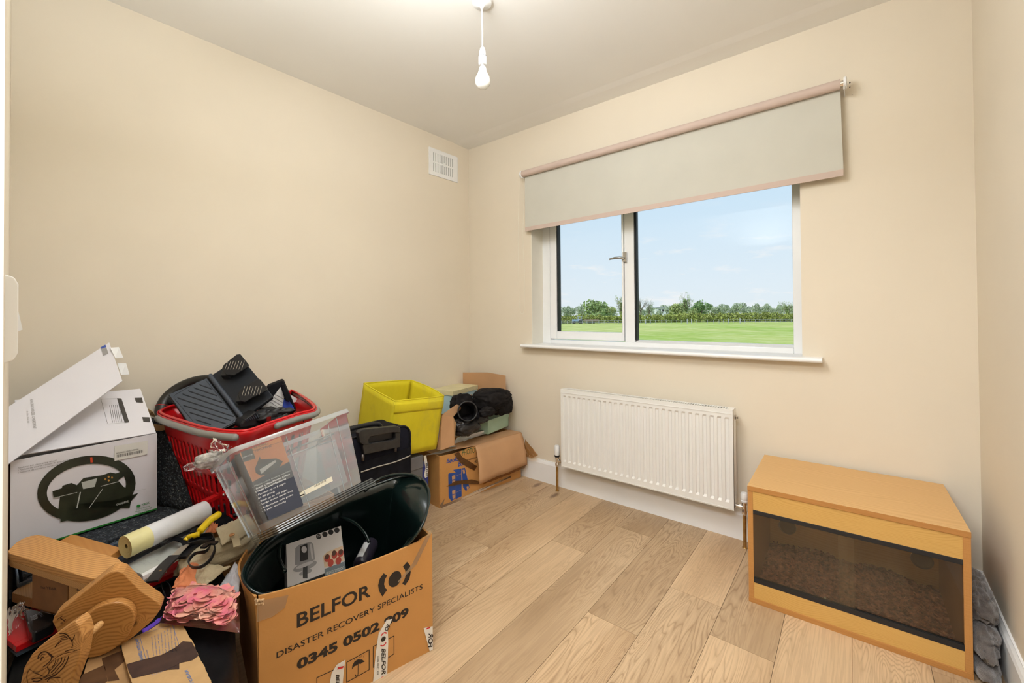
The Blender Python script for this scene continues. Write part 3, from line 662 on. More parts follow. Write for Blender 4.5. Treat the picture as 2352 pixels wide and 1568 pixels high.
# far white building
g_ = far(1523, 230); Mt.translation = g_
hb = thing('building', 'low white building half hidden by trees beyond the hedge', 'building', tuple(g_))
MB().box((-4, -3, 0), (4, 3, 6.4), Mt).build('wall', mat('hazed_white_render', (.62, .66, .70), .7), hb)  # wall white greyed to carry the distance haze
MB().box((-4.6, -3.5, 6.4), (4.6, 3.5, 6.9), Mt).build('roof', mat('slate', (.3, .33, .36), .7), hb)
for k in range(4): MB().box((-3.3+k*1.8, -3.05, 4.6), (-2.3+k*1.8, -2.98, 5.7), Mt).build('window', M_black, hb)

# ============================================================ clutter: helpers
def frame3(p0, px_, py_):
    """frame on a real surface; the lift always goes to the side the room is on"""
    f = Frame(p0, Vector(px_)-Vector(p0), Vector(py_)-Vector(p0))
    if f.n.dot(Vector((CX, CY, CH))-f.o) < 0: f.n = -f.n
    return f
def on(fr, px, py):
    d = cF+cR*((px-1176)/FPX)-cU*((py-PPY)/FPX); c = Vector((CX, CY, CH))
    t = (fr.o-c).dot(fr.n)/d.dot(fr.n); q = c+d*t-fr.o; return (q.dot(fr.x), q.dot(fr.y))
def on3(fr, px, py, h=0): return fr.p(*on(fr, px, py), h)
def trace(mb, fr, pts, lift=LIFT): poly_to(mb, fr, [on(fr, *p) for p in pts], lift)
def tline(mb, fr, pts, w, lift=LIFT): line_to(mb, fr, [on(fr, *p) for p in pts], w, lift)
def text_fit(mb, fr, s, BL, BR, TL, bold=0, lift=LIFT, px=True):
    cu = bpy.data.curves.new('txt', 'FONT'); cu.body = s; cu.size = 1; cu.offset = bold; cu.resolution_u = 3
    o = bpy.data.objects.new('txt', cu); COL.objects.link(o); dg = bpy.context.evaluated_depsgraph_get()
    me = bpy.data.meshes.new_from_object(o.evaluated_get(dg))
    xs = [v.co.x for v in me.vertices]; mx0, mx1 = min(xs), max(xs); cap = .70
    if px: BL, BR, TL = on(fr, *BL), on(fr, *BR), on(fr, *TL)
    X = (BR[0]-BL[0], BR[1]-BL[1]); Y = (TL[0]-BL[0], TL[1]-BL[1])
    vs = []
    for v in me.vertices:
        a = (v.co.x-mx0)/(mx1-mx0); b = v.co.y/cap; vs.append(fr.p(BL[0]+X[0]*a+Y[0]*b, BL[1]+X[1]*a+Y[1]*b, lift))
    mb.add(vs, [tuple(p.vertices) for p in me.polygons])
    bpy.data.objects.remove(o); bpy.data.curves.remove(cu); bpy.data.meshes.remove(me)
def pose(w, t):
    w = Vector(w); m = Matrix.Rotation(w.length, 4, w.normalized()); m.translation = t; return m
def lin(a, b, t): return Vector(a).lerp(Vector(b), t)
def patch(mb, c00, c10, c11, c01, bulge=0, fold=0, sd=1, n=24, fq=6, nv=None, up=(0, 0, 1)):
    """sheet between four corners, bulged and creased by noise"""
    c = [Vector(q) for q in (c00, c10, c11, c01)]; nv = nv or n; U = Vector(up)
    def fn(u, v):
        p = c[0].lerp(c[1], u).lerp(c[3].lerp(c[2], u), v)
        h = bulge*math.sin(PI*u)*math.sin(PI*v)+fold*noise.fractal(Vector((u*fq+sd*5, v*fq*.7+sd, sd)), .8, 2, 3)
        return p+U*h+Vector((noise.noise(Vector((u*4, v*4, sd+9))), noise.noise(Vector((u*4, v*4, sd+19))), 0))*fold*.6
    mb.grid(fn, n, nv); return mb
def zc(s, ox, oy): return lambda *pts: [(ox+a/s, oy+b/s) for a, b in pts]
M_card = mat('corrugated_cardboard', (.58, .285, .085), .8, var=.05, vscale=9, bmp=.15, bscale=120)
M_card2 = mat('pinkish_cardboard', (.55, .31, .155), .82, var=.05, vscale=9, bmp=.15, bscale=120)
M_cardin = mat('cardboard_inner', (.40, .235, .11), .85, var=.08, vscale=12)
M_ink = mat('black_ink', (.02, .014, .012), .6, var=.2)
M_wp = mat('white_print_board', (.76, .74, .78), .38, var=.01)
M_paper = mat('paper', (.82, .82, .82), .7, var=.02)
M_red = mat('red_plastic', (.62, .006, .010), .28, var=.06, vscale=8)
M_blackp = mat('black_plastic', (.013, .013, .015), .42, spec=.35, var=.2, bmp=.1, bscale=500)
M_blackc = mat('black_cloth', (.009, .009, .012), .9, spec=.15, var=.3, vscale=30, bmp=.4, bscale=500)

# ---------------------------------------------------------------- large printed removal box
BL_, BR_ = Vector((1.126, -1.907, 0)), Vector((1.238, -1.417, 0)); BHt = .381
bx = (BR_-BL_).normalized(); bn = Vector((bx.y, -bx.x, 0)); BW = (BR_-BL_).length; BD = .455
bb = thing('cardboard_box', 'large open brown removal box with bold black printed lettering holding a dark tub', 'box', tuple(BL_))
Fb = frame3(BL_, BR_, BL_+Vector((0, 0, 1))); th = .006
dents = {0: (0, 0), 1: (.004, 0)}
def bp(a, d, z): return BL_+bx*a-bn*d+Vector((0, 0, z))
def wallgrid(fn, name, n=16):
    mb = MB(); mb.grid(fn, n, 8); o = mb.build(name, M_card, bb, solid=th); return o
def top_e(a): return BHt-.003-.015*math.sin(PI*min(1, a/BW))**.7+(.005 if a > BW*.9 else 0)
o = wallgrid(lambda u, v: bp(u*BW, .003, v*top_e(u*BW)), 'front_side', 30)
wallgrid(lambda u, v: bp(u*BW, BD, v*(BHt+.035*(1-u))), 'back_side')
wallgrid(lambda u, v: bp(.003-.034*math.sin(PI*min(1, u*1.5+.08))*v**3, .006+u*(BD-.012), v*(BHt-.004+.015*math.sin(u*5))), 'left_side')
wallgrid(lambda u, v: bp(BW-.003, .006+u*(BD-.012), v*(BHt-.004)), 'right_side')
MB().prism([bp(.006, .006, .002), bp(BW-.006, .006, .002), bp(BW-.006, BD-.006, .002), bp(.006, BD-.006, .002)], (0, 0, .005)).build('bottom', M_card, bb)
Z5 = zc(3.844, 540, 1160); mb = MB()
def tf(s, a, b, c, bold=0, Z=Z5, m=None, fr=Fb, lift=.0008): text_fit(m or mb, fr, s, *Z(a, b, c), bold=bold, lift=lift)
tf('BELFOR', (545, 1080), (1195, 800), (545, 958), .018)
tf('DISASTER RECOVERY SPECIALISTS', (365, 1350), (1655, 735), (365, 1297), .006)
tf('0345 0502 809', (545, 1450), (1532, 968), (545, 1368), .045)
L = .0008
def arcpoly(p_out, p_in): trace(mb, Fb, Z5(*p_out)+Z5(*reversed(p_in)), L)
arcpoly([(1310, 598), (1275, 650), (1262, 705), (1270, 755), (1300, 805)], [(1342, 618), (1322, 655), (1315, 695), (1322, 725), (1342, 745)])
arcpoly([(1518, 497), (1545, 530), (1550, 590), (1538, 650), (1500, 706)], [(1480, 540), (1500, 570), (1506, 605), (1500, 640), (1475, 690)])
ca = Z5((1410, 650))[0]; ex = Z5((1467, 625))[0]; ey = Z5((1410, 583))[0]
trace(mb, Fb, [(ca[0]+(ex[0]-ca[0])*math.cos(t)+(ey[0]-ca[0])*math.sin(t), ca[1]+(ex[1]-ca[1])*math.cos(t)+(ey[1]-ca[1])*math.sin(t)) for t in [2*PI*i/28 for i in range(28)]], L)
for q in ([(722, 1600), (722, 1520), (868, 1452), (868, 1600)], [(985, 1560), (985, 1385), (1183, 1275), (1183, 1450), (985, 1560)], [(1220, 1430), (1220, 1245), (1403, 1152), (1403, 1310), (1220, 1430)]):
    tline(mb, Fb, Z5(*q), .0022, L)
trace(mb, Fb, Z5((1030, 1448), (1035, 1410), (1055, 1375), (1085, 1358), (1120, 1360), (1146, 1378), (1120, 1388), (1108, 1400), (1090, 1396), (1072, 1412), (1052, 1420)), L)
tline(mb, Fb, Z5((1086, 1390), (1084, 1490), (1078, 1505), (1065, 1505), (1058, 1490)), .0018, L)
for q in ((1058, 1345), (1080, 1330), (1100, 1335), (1118, 1322), (1140, 1320), (1075, 1358)): tline(mb, Fb, Z5(q, (q[0]-8, q[1]+18)), .0011, L)
mb.build('printed_text', M_ink, bb)
# drawn arrow on the narrow left side, handwriting inside the back
Fl = frame3(bp(-.006, 0, 0), bp(-.006, BD, 0), bp(-.006, 0, 1)); mb = MB()
tline(mb, Fl, [(563, 1350), (575, 1390), (577, 1438), (567, 1400)], .0016, .004); mb.build('arrow_mark', M_ink, bb)
Fi = frame3(bp(0, BD-.004, .2), bp(BW, BD-.004, .2), bp(0, BD-.004, .4)); mb = MB()
text_fit(mb, Fi, 'DARCY', (586, 1241), (632, 1222), (583, 1227), .01, lift=.003); mb.build('handwriting', M_ink, bb)
# parcel tape with its own print, clear tape remains, scuffed torn corner
M_tape = mat('white_parcel_tape', (.80, .78, .74), .35, var=.05)
M_redink = mat('red_ink', (.6, .02, .02), .5)
def tape(poly, name='tape_strip', m=M_tape, h=.0018): 
    mb = MB(); q = [on3(Fb, *p, h) for p in poly]; mb.sheet(q, .0006, Fb.n); return mb.build(name, m, bb)
t1 = tape(Z5((1215, 1568), (1240, 1300), (1265, 1130), (1335, 1010), (1385, 1000), (1345, 1090), (1350, 1200), (1340, 1500), (1300, 1568)))
t2 = tape(Z5((830, 1600), (850, 1480), (895, 1405), (972, 1360), (960, 1440), (945, 1600)))
t3 = tape(Z5((1662, 1082), (1742, 1065), (1744, 1270), (1716, 1285)))
Lt = .0028; mb = MB()
text_fit(mb, Fb, 'BELFOR', *Z5((1292, 1262), (1292, 1492), (1326, 1266)), bold=.03, lift=Lt)
text_fit(mb, Fb, '0345 0502 309', *Z5((1254, 1326), (1248, 1490), (1270, 1328)), lift=Lt)
text_fit(mb, Fb, 'BEL', *Z5((890, 1490), (890, 1580), (917, 1490)), bold=.03, lift=Lt)
text_fit(mb, Fb, 'OR', *Z5((1315, 1095), (1345, 1040), (1340, 1110)), bold=.03, lift=Lt)
text_fit(mb, Fb, 'FOR', *Z5((1700, 1250), (1708, 1125), (1738, 1245)), bold=.03, lift=Lt)
ring_to(mb, Fb, *on(Fb, *Z5((1306, 1176))[0]), 0, .0075, lift=Lt); mb.build('printed_text', M_ink, t1)
mb = MB()
for c in ((1310, 1130, 1), (1306, 1225, -1), (1298, 1520, 1)):
    a, b_ = on(Fb, *Z5((c[0], c[1]))[0]); ring_to(mb, Fb, a, b_-.006*c[2], .007, .0105, 20 if c[2] > 0 else 200, 160 if c[2] > 0 else 340, lift=Lt)
trace(mb, Fb, Z5((900, 1445), (905, 1425), (958, 1412), (950, 1432)), Lt); trace(mb, Fb, Z5((1680, 1095), (1690, 1078), (1722, 1068), (1718, 1080)), Lt); mb.build('printed_mark', M_redink, t1)
M_ctape = clear('clear_tape', (.96, .93, .88), milk=.30, milkcol=(.95, .72, .46), rough=.15)
tape(Z5((1718, 215), (1735, 240), (1600, 520), (1440, 680), (1435, 672), (1560, 520), (1655, 330)), 'clear_tape', M_ctape, .0014)
tape(Z5((190, 870), (250, 835), (470, 790), (440, 900), (330, 980), (190, 1030)), 'clear_tape', M_ctape, .0014)
mb = MB(); rr = random.Random(2)
for i in range(26):
    c = on3(Fb, *Z5((rr.uniform(175, 245), rr.uniform(825, 870)))[0], .004); s = rr.uniform(.001, .004)
    mb.box((-s, -s, -s*.4), (s, s, s*.4), Matrix.Translation(c) @ Matrix.Rotation(rr.uniform(0, 3), 4, 'X') @ Matrix.Rotation(rr.uniform(0, 3), 4, 'Z'))
mb.build('torn_corner', mat('torn_fibre', (.62, .42, .24), .95), bb)

# ---------------------------------------------------------------- dark flexible tub
M_tub = mat('bottle_green_plastic', (.004, .011, .010), .22, var=.2, coat=.1)
tb = thing('flexible_tub', 'very dark green flexible plastic tub sitting inside the removal box', 'tub', (1.0, -1.66, .1))
rp = [(557, 1322, .405), (573, 1352, .388), (602, 1366, .372), (650, 1360, .362), (705, 1342, .358), (765, 1323, .350), (850, 1298, .345), (920, 1264, .355), (966, 1215, .42), (984, 1160, .46), (984, 1125, .485), (965, 1098, .50), (925, 1095, .50), (880, 1108, .49), (820, 1132, .47), (750, 1165, .455), (690, 1190, .44), (640, 1218, .43), (600, 1252, .425), (573, 1285, .42)]
rim = [at(x, y, 2, z) for x, y, z in rp]
def smooth_loop(P, k=4):
    out = []; n = len(P)
    for i in range(n):
        p0, p1, p2, p3 = P[i-1], P[i], P[(i+1) % n], P[(i+2) % n]
        for j in range(k):
            t = j/k; out.append(.5*((2*p1)+(p2-p0)*t+(2*p0-5*p1+4*p2-p3)*t*t+(3*p1-p0-3*p2+p3)*t**3))
    return out
rim = smooth_loop(rim, 4); cen = sum(rim, Vector())/len(rim); nr = len(rim)
bc = BL_+bx*BW/2-bn*BD/2
mb = MB(); Ls = 12
for k in range(Ls):
    t = k/(Ls-1); s = 1-.34*t**.8
    for p in rim:
        q = p-cen; z = p.z*(1-t)+.03*t
        c2 = cen.lerp(bc, min(1, t*1.6)); v = Vector((c2.x+q.x*s, c2.y+q.y*s, z))
        # keep inside the box walls
        w_ = v-BL_; a = min(max(w_.dot(bx), .03 if v.z < .3 else .03-.055*(v.z-.3)/.08), BW-.03); d = min(max(-w_.dot(bn), .022), BD-.022)
        if v.z < .40 or k > 0: v = Vector((*(BL_+bx*a-bn*d).xy, v.z))
        mb.v.append(tuple(v))
for k in range(Ls-1):
    for i in range(nr): mb.f.append((k*nr+i, k*nr+(i+1) % nr, (k+1)*nr+(i+1) % nr, (k+1)*nr+i))
mb.f.append(tuple((Ls-1)*nr+i for i in range(nr))); mb.mi = [0]*len(mb.f)
mb.build('tub_wall', M_tub, tb, smooth=True, solid=.004)
MB().tube([p+Vector((0, 0, .002)) for p in rim], .0045, 8, closed=True).build('rim', M_tub, tb, smooth=True)
def spl(P, k=8):
    P = [Vector(p) for p in P]; out = []
    for i in range(len(P)-1):
        p0, p1, p2, p3 = P[max(i-1, 0)], P[i], P[i+1], P[min(i+2, len(P)-1)]
        for j in range(k):
            t = j/k; out.append(.5*((2*p1)+(p2-p0)*t+(2*p0-5*p1+4*p2-p3)*t*t+(3*p1-p0-3*p2+p3)*t**3))
    return out+[P[-1]]
MB().tube(spl([at(838, 1127, 2, .475), at(865, 1103, 2, .495), at(905, 1090, 2, .512), at(945, 1090, 2, .515), at(968, 1103, 2, .505)]), .0055, 10).build('handle', M_tub, tb, smooth=True)
MB().tube(spl([at(655, 1312, 2, .36), at(640, 1275, 2, .37), at(652, 1235, 2, .39), at(690, 1205, 2, .40), at(750, 1185, 2, .405), at(805, 1195, 2, .39), at(835, 1220, 2, .37), at(848, 1245, 2, .345)]), .0055, 10).build('handle', M_tub, tb, smooth=True)
# chocolate fountain box lying in the tub
TL, TR, BLc, BRc = at(657, 1250, 2, .375), at(783, 1207, 2, .385), at(660, 1350, 2, .285), at(799, 1303, 2, .285)
BRc = TR+(BLc-TL)*1.0
ny = (TR-TL).cross(BLc-TL).normalized(); ny = ny if ny.z < 0 else -ny
cb = thing('chocolate_fountain_box', 'white appliance box with chocolate fountain picture standing inside the dark tub', 'box', tuple((BLc+BRc)/2))
dv = ny*.11
MB().hexa([BLc, BRc, BRc+dv, BLc+dv, TL, TR, TR+dv, TL+dv]).build('carton', M_wp, cb, bevel=.001)
Fc = frame3(TL, TR, BLc); Fc = Frame(TL, TR-TL, TL-BLc)
if Fc.n.dot(Vector((CX, CY, CH))-Fc.o) < 0: Fc.n = -Fc.n
Z4 = zc(3.92, 420, 920)
def ell(c, rx, ry, rot=0, n=28): return [(c[0]+rx*math.cos(t)*math.cos(rot)-ry*math.sin(t)*math.sin(rot), c[1]+rx*math.cos(t)*math.sin(rot)+ry*math.sin(t)*math.cos(rot)) for t in [2*PI*i/n for i in range(n)]]
M_grey_ink = mat('grey_print', (.34, .34, .38), .35); M_dark_ink = mat('dark_print', (.03, .03, .035), .35); M_lgrey = mat('light_grey_print', (.62, .61, .66), .3)
mb = MB(); trace(mb, Fc, Z4((1010, 1480), (1012, 1330), (1040, 1300), (1150, 1270), (1175, 1290), (1190, 1430), (1100, 1470)), .0006); trace(mb, Fc, Z4(*ell((1100, 1490), 112, 36, -.35)), .0009); trace(mb, Fc, Z4(*ell((1105, 1545), 62, 20, -.35)), .0009); mb.build('fountain_picture', M_grey_ink, cb)
mb = MB(); trace(mb, Fc, Z4((1055, 1450), (1056, 1310), (1120, 1285), (1128, 1430)), .0012); trace(mb, Fc, Z4((1080, 1600), (1082, 1480), (1122, 1470), (1122, 1600)), .0012)
for c in ((1223, 1222), (1278, 1203), (1332, 1183), (1386, 1166)): trace(mb, Fc, Z4(*ell(c, 24, 24)), .0008)
mb.build('dark_print', M_dark_ink, cb)
mb = MB(); trace(mb, Fc, Z4(*ell((1095, 1480), 85, 16, -.38)), .0014); trace(mb, Fc, Z4((1140, 1290), (1160, 1285), (1178, 1420), (1160, 1425)), .0010)
text_fit(mb, Fc, '20', *Z4((1208, 1232), (1240, 1221), (1205, 1214)), lift=.0013); trace(mb, Fc, Z4(*ell((1092, 1340), 24, 30)), .0015); mb.build('light_print', M_lgrey, cb)
mb = MB(); trace(mb, Fc, Z4((1262, 1400), (1300, 1360), (1440, 1305), (1452, 1440), (1275, 1505)), .0008); mb.build('food_picture', mat('food_cream', (.72, .55, .40), .5, var=.2), cb)
mb = MB(); [trace(mb, Fc, Z4(*ell(c, 26, 36, .3)), .0011) for c in ((1300, 1418), (1365, 1388), (1420, 1372), (1330, 1460), (1400, 1440))]; mb.build('strawberry_print', mat('strawberry', (.50, .05, .03), .5), cb)
mb = MB(); [trace(mb, Fc, Z4(*ell(c, 18, 26, .3)), .0014) for c in ((1298, 1405), (1360, 1372), (1422, 1362))]; mb.build('chocolate_print', mat('chocolate', (.10, .03, .015), .4), cb)
mb = MB(); trace(mb, Fc, Z4((1275, 1515), (1458, 1445), (1470, 1550), (1280, 1625)), .0008); mb.build('caption_panel', mat('slate_print', (.16, .20, .24), .5), cb)
mb = MB(); text_fit(mb, Fc, 'CHOCOLATE FOUNTAIN', *Z4((1450, 1490), (1290, 1545), (1453, 1515)), lift=.0012); mb.build('caption_text', M_paper, cb)
Fs = frame3(TR, TR+dv, BRc); mb = MB(); a0, b0 = on(Fs, 796, 1250)
mb.build if 0 else None
# dark spray can
p0, p1 = at(832, 1290, 2, .27), at(852, 1250, 2, .29); ax_ = (p1-p0).normalized()
cn_ = thing('can', 'black drinks can with white barcode lying in the dark tub', 'can', tuple(p0))
Mc = Matrix.Translation(p0-ax_*.05) @ ax_.to_track_quat('Z', 'Y').to_matrix().to_4x4()
MB().lathe([(.020, .03), (.025, .034), (.027, .04), (.027, .125), (.022, .134), (.021, .137)], M=Mc, n=32).build('can_body', mat('black_can', (.022, .018, .028), .28), cn_, smooth=True, angle=40)
cl_dir = Mc.inverted() @ Vector((CX, CY, CH)); ca0 = math.atan2(cl_dir.y, cl_dir.x); lsg = 1 if (Mc.to_3x3() @ Vector((-math.sin(ca0), math.cos(ca0), 0))).dot(cR) < 0 else -1
mb = MB(); mb.grid(lambda u, v: Mc @ Vector((.0274*math.cos(ca0+lsg*(.25+.9*u)), .0274*math.sin(ca0+lsg*(.25+.9*u)), .045+.065*v)), 14, 2); mb.build('barcode_label', mat('barcode_white', (.6, .6, .6), .4), cn_)

# ---------------------------------------------------------------- clear storage box leaning on the tub, with its contents
SC = .9; Cc = Vector((CX, CY, CH)); st = Cc+SC*(Vector((.958, -1.844, .464))-Cc); Ms = pose((-.248, -.471, 1.509), st)
sL, sD, sH, tp = .393*SC, .284*SC, .269*SC, .028
M_clear = clear('frosted_clear_plastic', (.93, .945, .95), milk=.26, milkcol=(.80, .87, .93), rough=.12)
M_rimc = clear('thick_clear_plastic', (.85, .88, .88), milk=.55, milkcol=(.86, .89, .90), rough=.15)
cbx = thing('storage_box', 'clear plastic storage box tilted on top of the tub and removal box', 'storage box', tuple(Ms @ Vector((sL/2, sD/2, 0))))
S_ = lambda x, y, z: Ms @ Vector((x, y, z))
def tap(x, y, z):
    k = 1-z/sH; return S_(x+tp*k*(1-2*x/sL), y+tp*k*(1-2*y/sD), z)
mb = MB()
per = []
def rr_per(L, D, r, n=5):
    out = []
    for cx_, cy_, a0 in ((L-r, r, -90), (L-r, D-r, 0), (r, D-r, 90), (r, r, 180)):
        for i in range(n): a = math.radians(a0+90*i/(n-1)); out.append((cx_+r*math.cos(a), cy_+r*math.sin(a)))
    return out
per = rr_per(sL, sD, .018); K = len(per); levels = 7
for j in range(levels):
    for x, y in per: mb.v.append(tuple(tap(x, y, sH*j/(levels-1))))
for j in range(levels-1):
    for i in range(K): mb.f.append((j*K+i, j*K+(i+1) % K, (j+1)*K+(i+1) % K, (j+1)*K+i))
mb.f.append(tuple(range(K))); mb.mi = [0]*len(mb.f); mb.build('box_shell', M_clear, cbx, smooth=True, angle=40)
mb = MB(); P1 = rr_per(sL+.012, sD+.012, .022)
for z, off in ((sH-.014, 0), (sH-.002, 0), (sH, .003), (sH, .012), (sH-.003, .012)):
    for (x, y), (x2, y2) in zip(P1, per):
        k = off/.012; mb.v.append(tuple(S_((x-.006)*(1-k)+x2*k, (y-.006)*(1-k)+y2*k, z)))
for j in range(4):
    for i in range(K): mb.f.append((j*K+i, j*K+(i+1) % K, (j+1)*K+(i+1) % K, (j+1)*K+i))
mb.mi = [0]*len(mb.f); mb.build('rim', M_rimc, cbx, smooth=True, angle=40)
mb = MB()
for x in (.155, .30, .335): mb.tube([tap(x*SC*1.02, -.001, sH*.92), tap(x*SC*1.02, -.001, 0)], .0012, 6)
for y in (.08, .2): mb.tube([tap(-.001, y*SC, sH*.92), tap(-.001, y*SC, 0)], .0012, 6)
mb.build('wall_rib', M_rimc, cbx)
F_s = frame3(tap(0, 0, 0), tap(sL, 0, 0), tap(0, 0, sH))
mb = MB(); mb.sheet([on3(F_s, *p, .001) for p in Z4((1000, 850), (1338, 683), (1350, 722), (1020, 890))], .0003, F_s.n); lb = mb.build('label_strip', mat('cream_label', (.78, .72, .58), .5), cbx)
mb = MB(); text_fit(mb, F_s, 'SAMLA', *Z4((1018, 845), (1072, 822), (1012, 832)), bold=.03, lift=.0016)
trace(mb, F_s, Z4((1025, 862), (1092, 835), (1096, 846), (1030, 873)), .0016)
for i in range(12): tline(mb, F_s, Z4((1185+i*9, 778-i*4.6), (1182+i*9, 764-i*4.6)), .0006+.0004*(i % 3), .0016)
mb.build('printed_text', M_ink, lb)
# binding machine box inside
fy = .016
Fbm = frame3(S_(0, fy, 0), S_(sL, fy, 0), S_(0, fy, sH))
c4 = [on3(Fbm, *p) for p in ((550, 1040), (645, 1003), (697, 1160), (618, 1194))]
bmx = thing('binding_machine_box', 'orange and navy binding machine carton seen through the clear storage box', 'box', tuple(c4[3]))
dv2 = (Ms.to_3x3() @ Vector((0, 1, 0)))*.10
MB().hexa([c4[3], c4[2], c4[2]+dv2, c4[3]+dv2, c4[0], c4[1], c4[1]+dv2, c4[0]+dv2]).build('carton', mat('navy_carton', (.030, .036, .062), .45), bmx)
m_lo, m_ro = c4[0].lerp(c4[3], .44), c4[1].lerp(c4[2], .37)
mb = MB(); mb.add([c4[0]+Fbm.n*.0008, c4[1]+Fbm.n*.0008, m_ro+Fbm.n*.0008, m_lo+Fbm.n*.0008], [(0, 1, 2, 3)]); mb.build('orange_panel', mat('orange_print', (.78, .30, .10), .5), bmx)
mb = MB()
text_fit(mb, Fbm, 'BINDING', *Z4((640, 432), (768, 392), (636, 412)), lift=.0014); text_fit(mb, Fbm, 'MACHINE', *Z4((650, 462), (800, 414), (646, 442)), lift=.0014)
trace(mb, Fbm, Z4((520, 462), (622, 428), (652, 520), (545, 555)), .0012); tline(mb, Fbm, Z4((545, 480), (900, 365)), .0008, .0014)
trace(mb, Fbm, Z4((648, 610), (692, 500), (700, 530), (840, 520), (900, 545), (870, 600), (770, 665), (700, 675), (655, 650)), .0012)
mb.build('dark_print', M_dark_ink, bmx)
mb = MB(); trace(mb, Fbm, Z4((690, 620), (830, 535), (840, 550), (705, 660)), .0016)
text_fit(mb, Fbm, 'OFFICE', *Z4((530, 522), (628, 488), (527, 512)), bold=.02, lift=.0018)
for i, (s, a, b_, e) in enumerate((('- Plastic comb binding machine', 628, 785, 340), ('- Small Office/Home Office', 640, 808, 322), ('  usage (Low/Medium)', 655, 828, 272), ('- Punches up to 8 pages', 662, 862, 262), ('  A4 (80 gr/m2)', 676, 888, 150), ('- Binds up to 145 pages', 682, 920, 258), ('- Large waste paper tray', 690, 946, 300), ('- Adjustable side guide', 702, 978, 290), ('- 3 year warranty', 712, 1005, 218))):
    text_fit(mb, Fbm, s.strip(), *Z4((a, b_), (a+e, b_-e*.44), (a-4, b_-15)), lift=.0014)
mb.build('white_print', M_paper, bmx)
# a smaller clear box and a cream tub inside
ib = MB(); q = [S_(x, y, z) for x, y, z in ((.165, .05, .02), (.29, .05, .02), (.29, .19, .02), (.165, .19, .02), (.155, .045, .185), (.30, .045, .185), (.30, .2, .185), (.155, .2, .185))]
ib.hexa(q); ib.f = [f for k, f in enumerate(ib.f) if k != 1]; ib.mi = ib.mi[:5]
small = tag(ib.build('plastic_tray', M_clear, origin=tuple(q[0])), 'smaller clear plastic tray standing inside the tilted storage box', 'tray')
mb = MB()
for i in range(4): mb.tube([q[4+i], q[4+(i+1) % 4]], .0028, 8)
mb.build('rim', M_rimc, small, smooth=True)
# clear lids stacked beneath
proto = None; M_lid = clear('clear_lid', (.86, .88, .88), milk=.16, milkcol=(.66, .69, .68), rough=.12)
for k in range(4):
    if proto is None:
        mb = MB(); mb.hexa([S_(.03, -.028, -.006), S_(sL-.02, -.028, -.006), S_(sL-.03, .20, -.006), S_(.03, .20, -.006), S_(.032, -.026, -.002), S_(sL-.022, -.026, -.002), S_(sL-.032, .20, -.002), S_(.032, .20, -.002)])
        o = proto = mb.build('plastic_cover', M_lid, origin=tuple(S_(0, 0, -.006)), bevel=.001)
    else:
        o = proto.copy(); COL.objects.link(o)
        o.location = S_(0, -.003*k, -.006*(k+1))
    tag(o, 'thin clear plastic box lid stacked under the tilted storage box', 'lid', 'clear lids stacked under the storage box')

# ---------------------------------------------------------------- white racing wheel carton with open flaps
A_, B_ = Vector((.378, -2.316, .403)), Vector((.336, -1.963, .403)); hW = .279
wb = thing('racing_wheel_box', 'white retail carton printed with a steering wheel, its flaps standing open', 'box', tuple(A_))
wx = (B_-A_).normalized(); wn = Vector((wx.y, -wx.x, 0)); WWd = (B_-A_).length; WDp = .27
wp = lambda a, d, z: A_+wx*a-wn*d+Vector((0, 0, z))
def plate(pts, name, m=M_wp, th=.004, par=wb, n=None): return MB().sheet(pts, th, n).build(name, m, par)
plate([wp(0, .002, 0), wp(WWd, .002, 0), wp(WWd, .002, hW), wp(0, .002, hW)], 'front_side')
plate([wp(0, WDp, 0), wp(WWd, WDp, 0), wp(WWd, WDp, hW), wp(0, WDp, hW)], 'back_side')
plate([wp(WWd-.002, .004, 0), wp(WWd-.002, WDp, 0), wp(WWd-.002, WDp, hW), wp(WWd-.002, .004, hW)], 'right_side')
plate([wp(.003, .004, 0), wp(.003, WDp, 0), wp(.003, WDp, hW), wp(.003, .004, hW)], 'left_side', M_cardin)
plate([wp(0, .004, .003), wp(WWd, .004, .003), wp(WWd, WDp, .003), wp(0, WDp, .003)], 'bottom')
Fw = frame3(A_, B_, A_+Vector((0, 0, 1)))
Z1 = zc(3.92, 0, 760)
# tall flap
fA, fC, fD = at(19, 1066, 2, .684), at(251, 787, 0, .10), at(281, 875, 0, .26)
Ff = frame3(fA, fD, fC); fB = on3(Ff, 17, 936)
fl = MB().sheet([fA, fD, fC, fB], .003).build('tall_flap', M_wp, wb)
mb = MB()
text_fit(mb, Ff, 'RACING WHEEL OVERDRIVE', *Z1((272, 620), (300, 880), (300, 622)), lift=.003); text_fit(mb, Ff, 'for Xbox Series X|S', *Z1((240, 725), (250, 832), (256, 726)), lift=.003)
trace(mb, Ff, Z1((912, 165), (957, 150), (977, 205), (930, 228)), .003); mb.build('printed_text', mat('grey_print_text', (.32, .31, .30), .5), fl)
mb = MB(); trace(mb, Ff, Z1((905, 152), (950, 128), (958, 150), (912, 166)), .0034); mb.build('logo_print', mat('blue_print', (.05, .10, .42), .5), fl)
M_wt = mat('white_tab', (.84, .84, .84), .5)
for t_ in ([(990, 150), (1070, 145), (1110, 240), (1040, 245)], [(1055, 290), (1135, 290), (1165, 390), (1090, 395)]):
    MB().sheet([at(*p, 0, x) for p, x in zip(Z1(*t_), (.14, .13, .15, .17))], .0012).build('flap_tab', M_wt, wb)
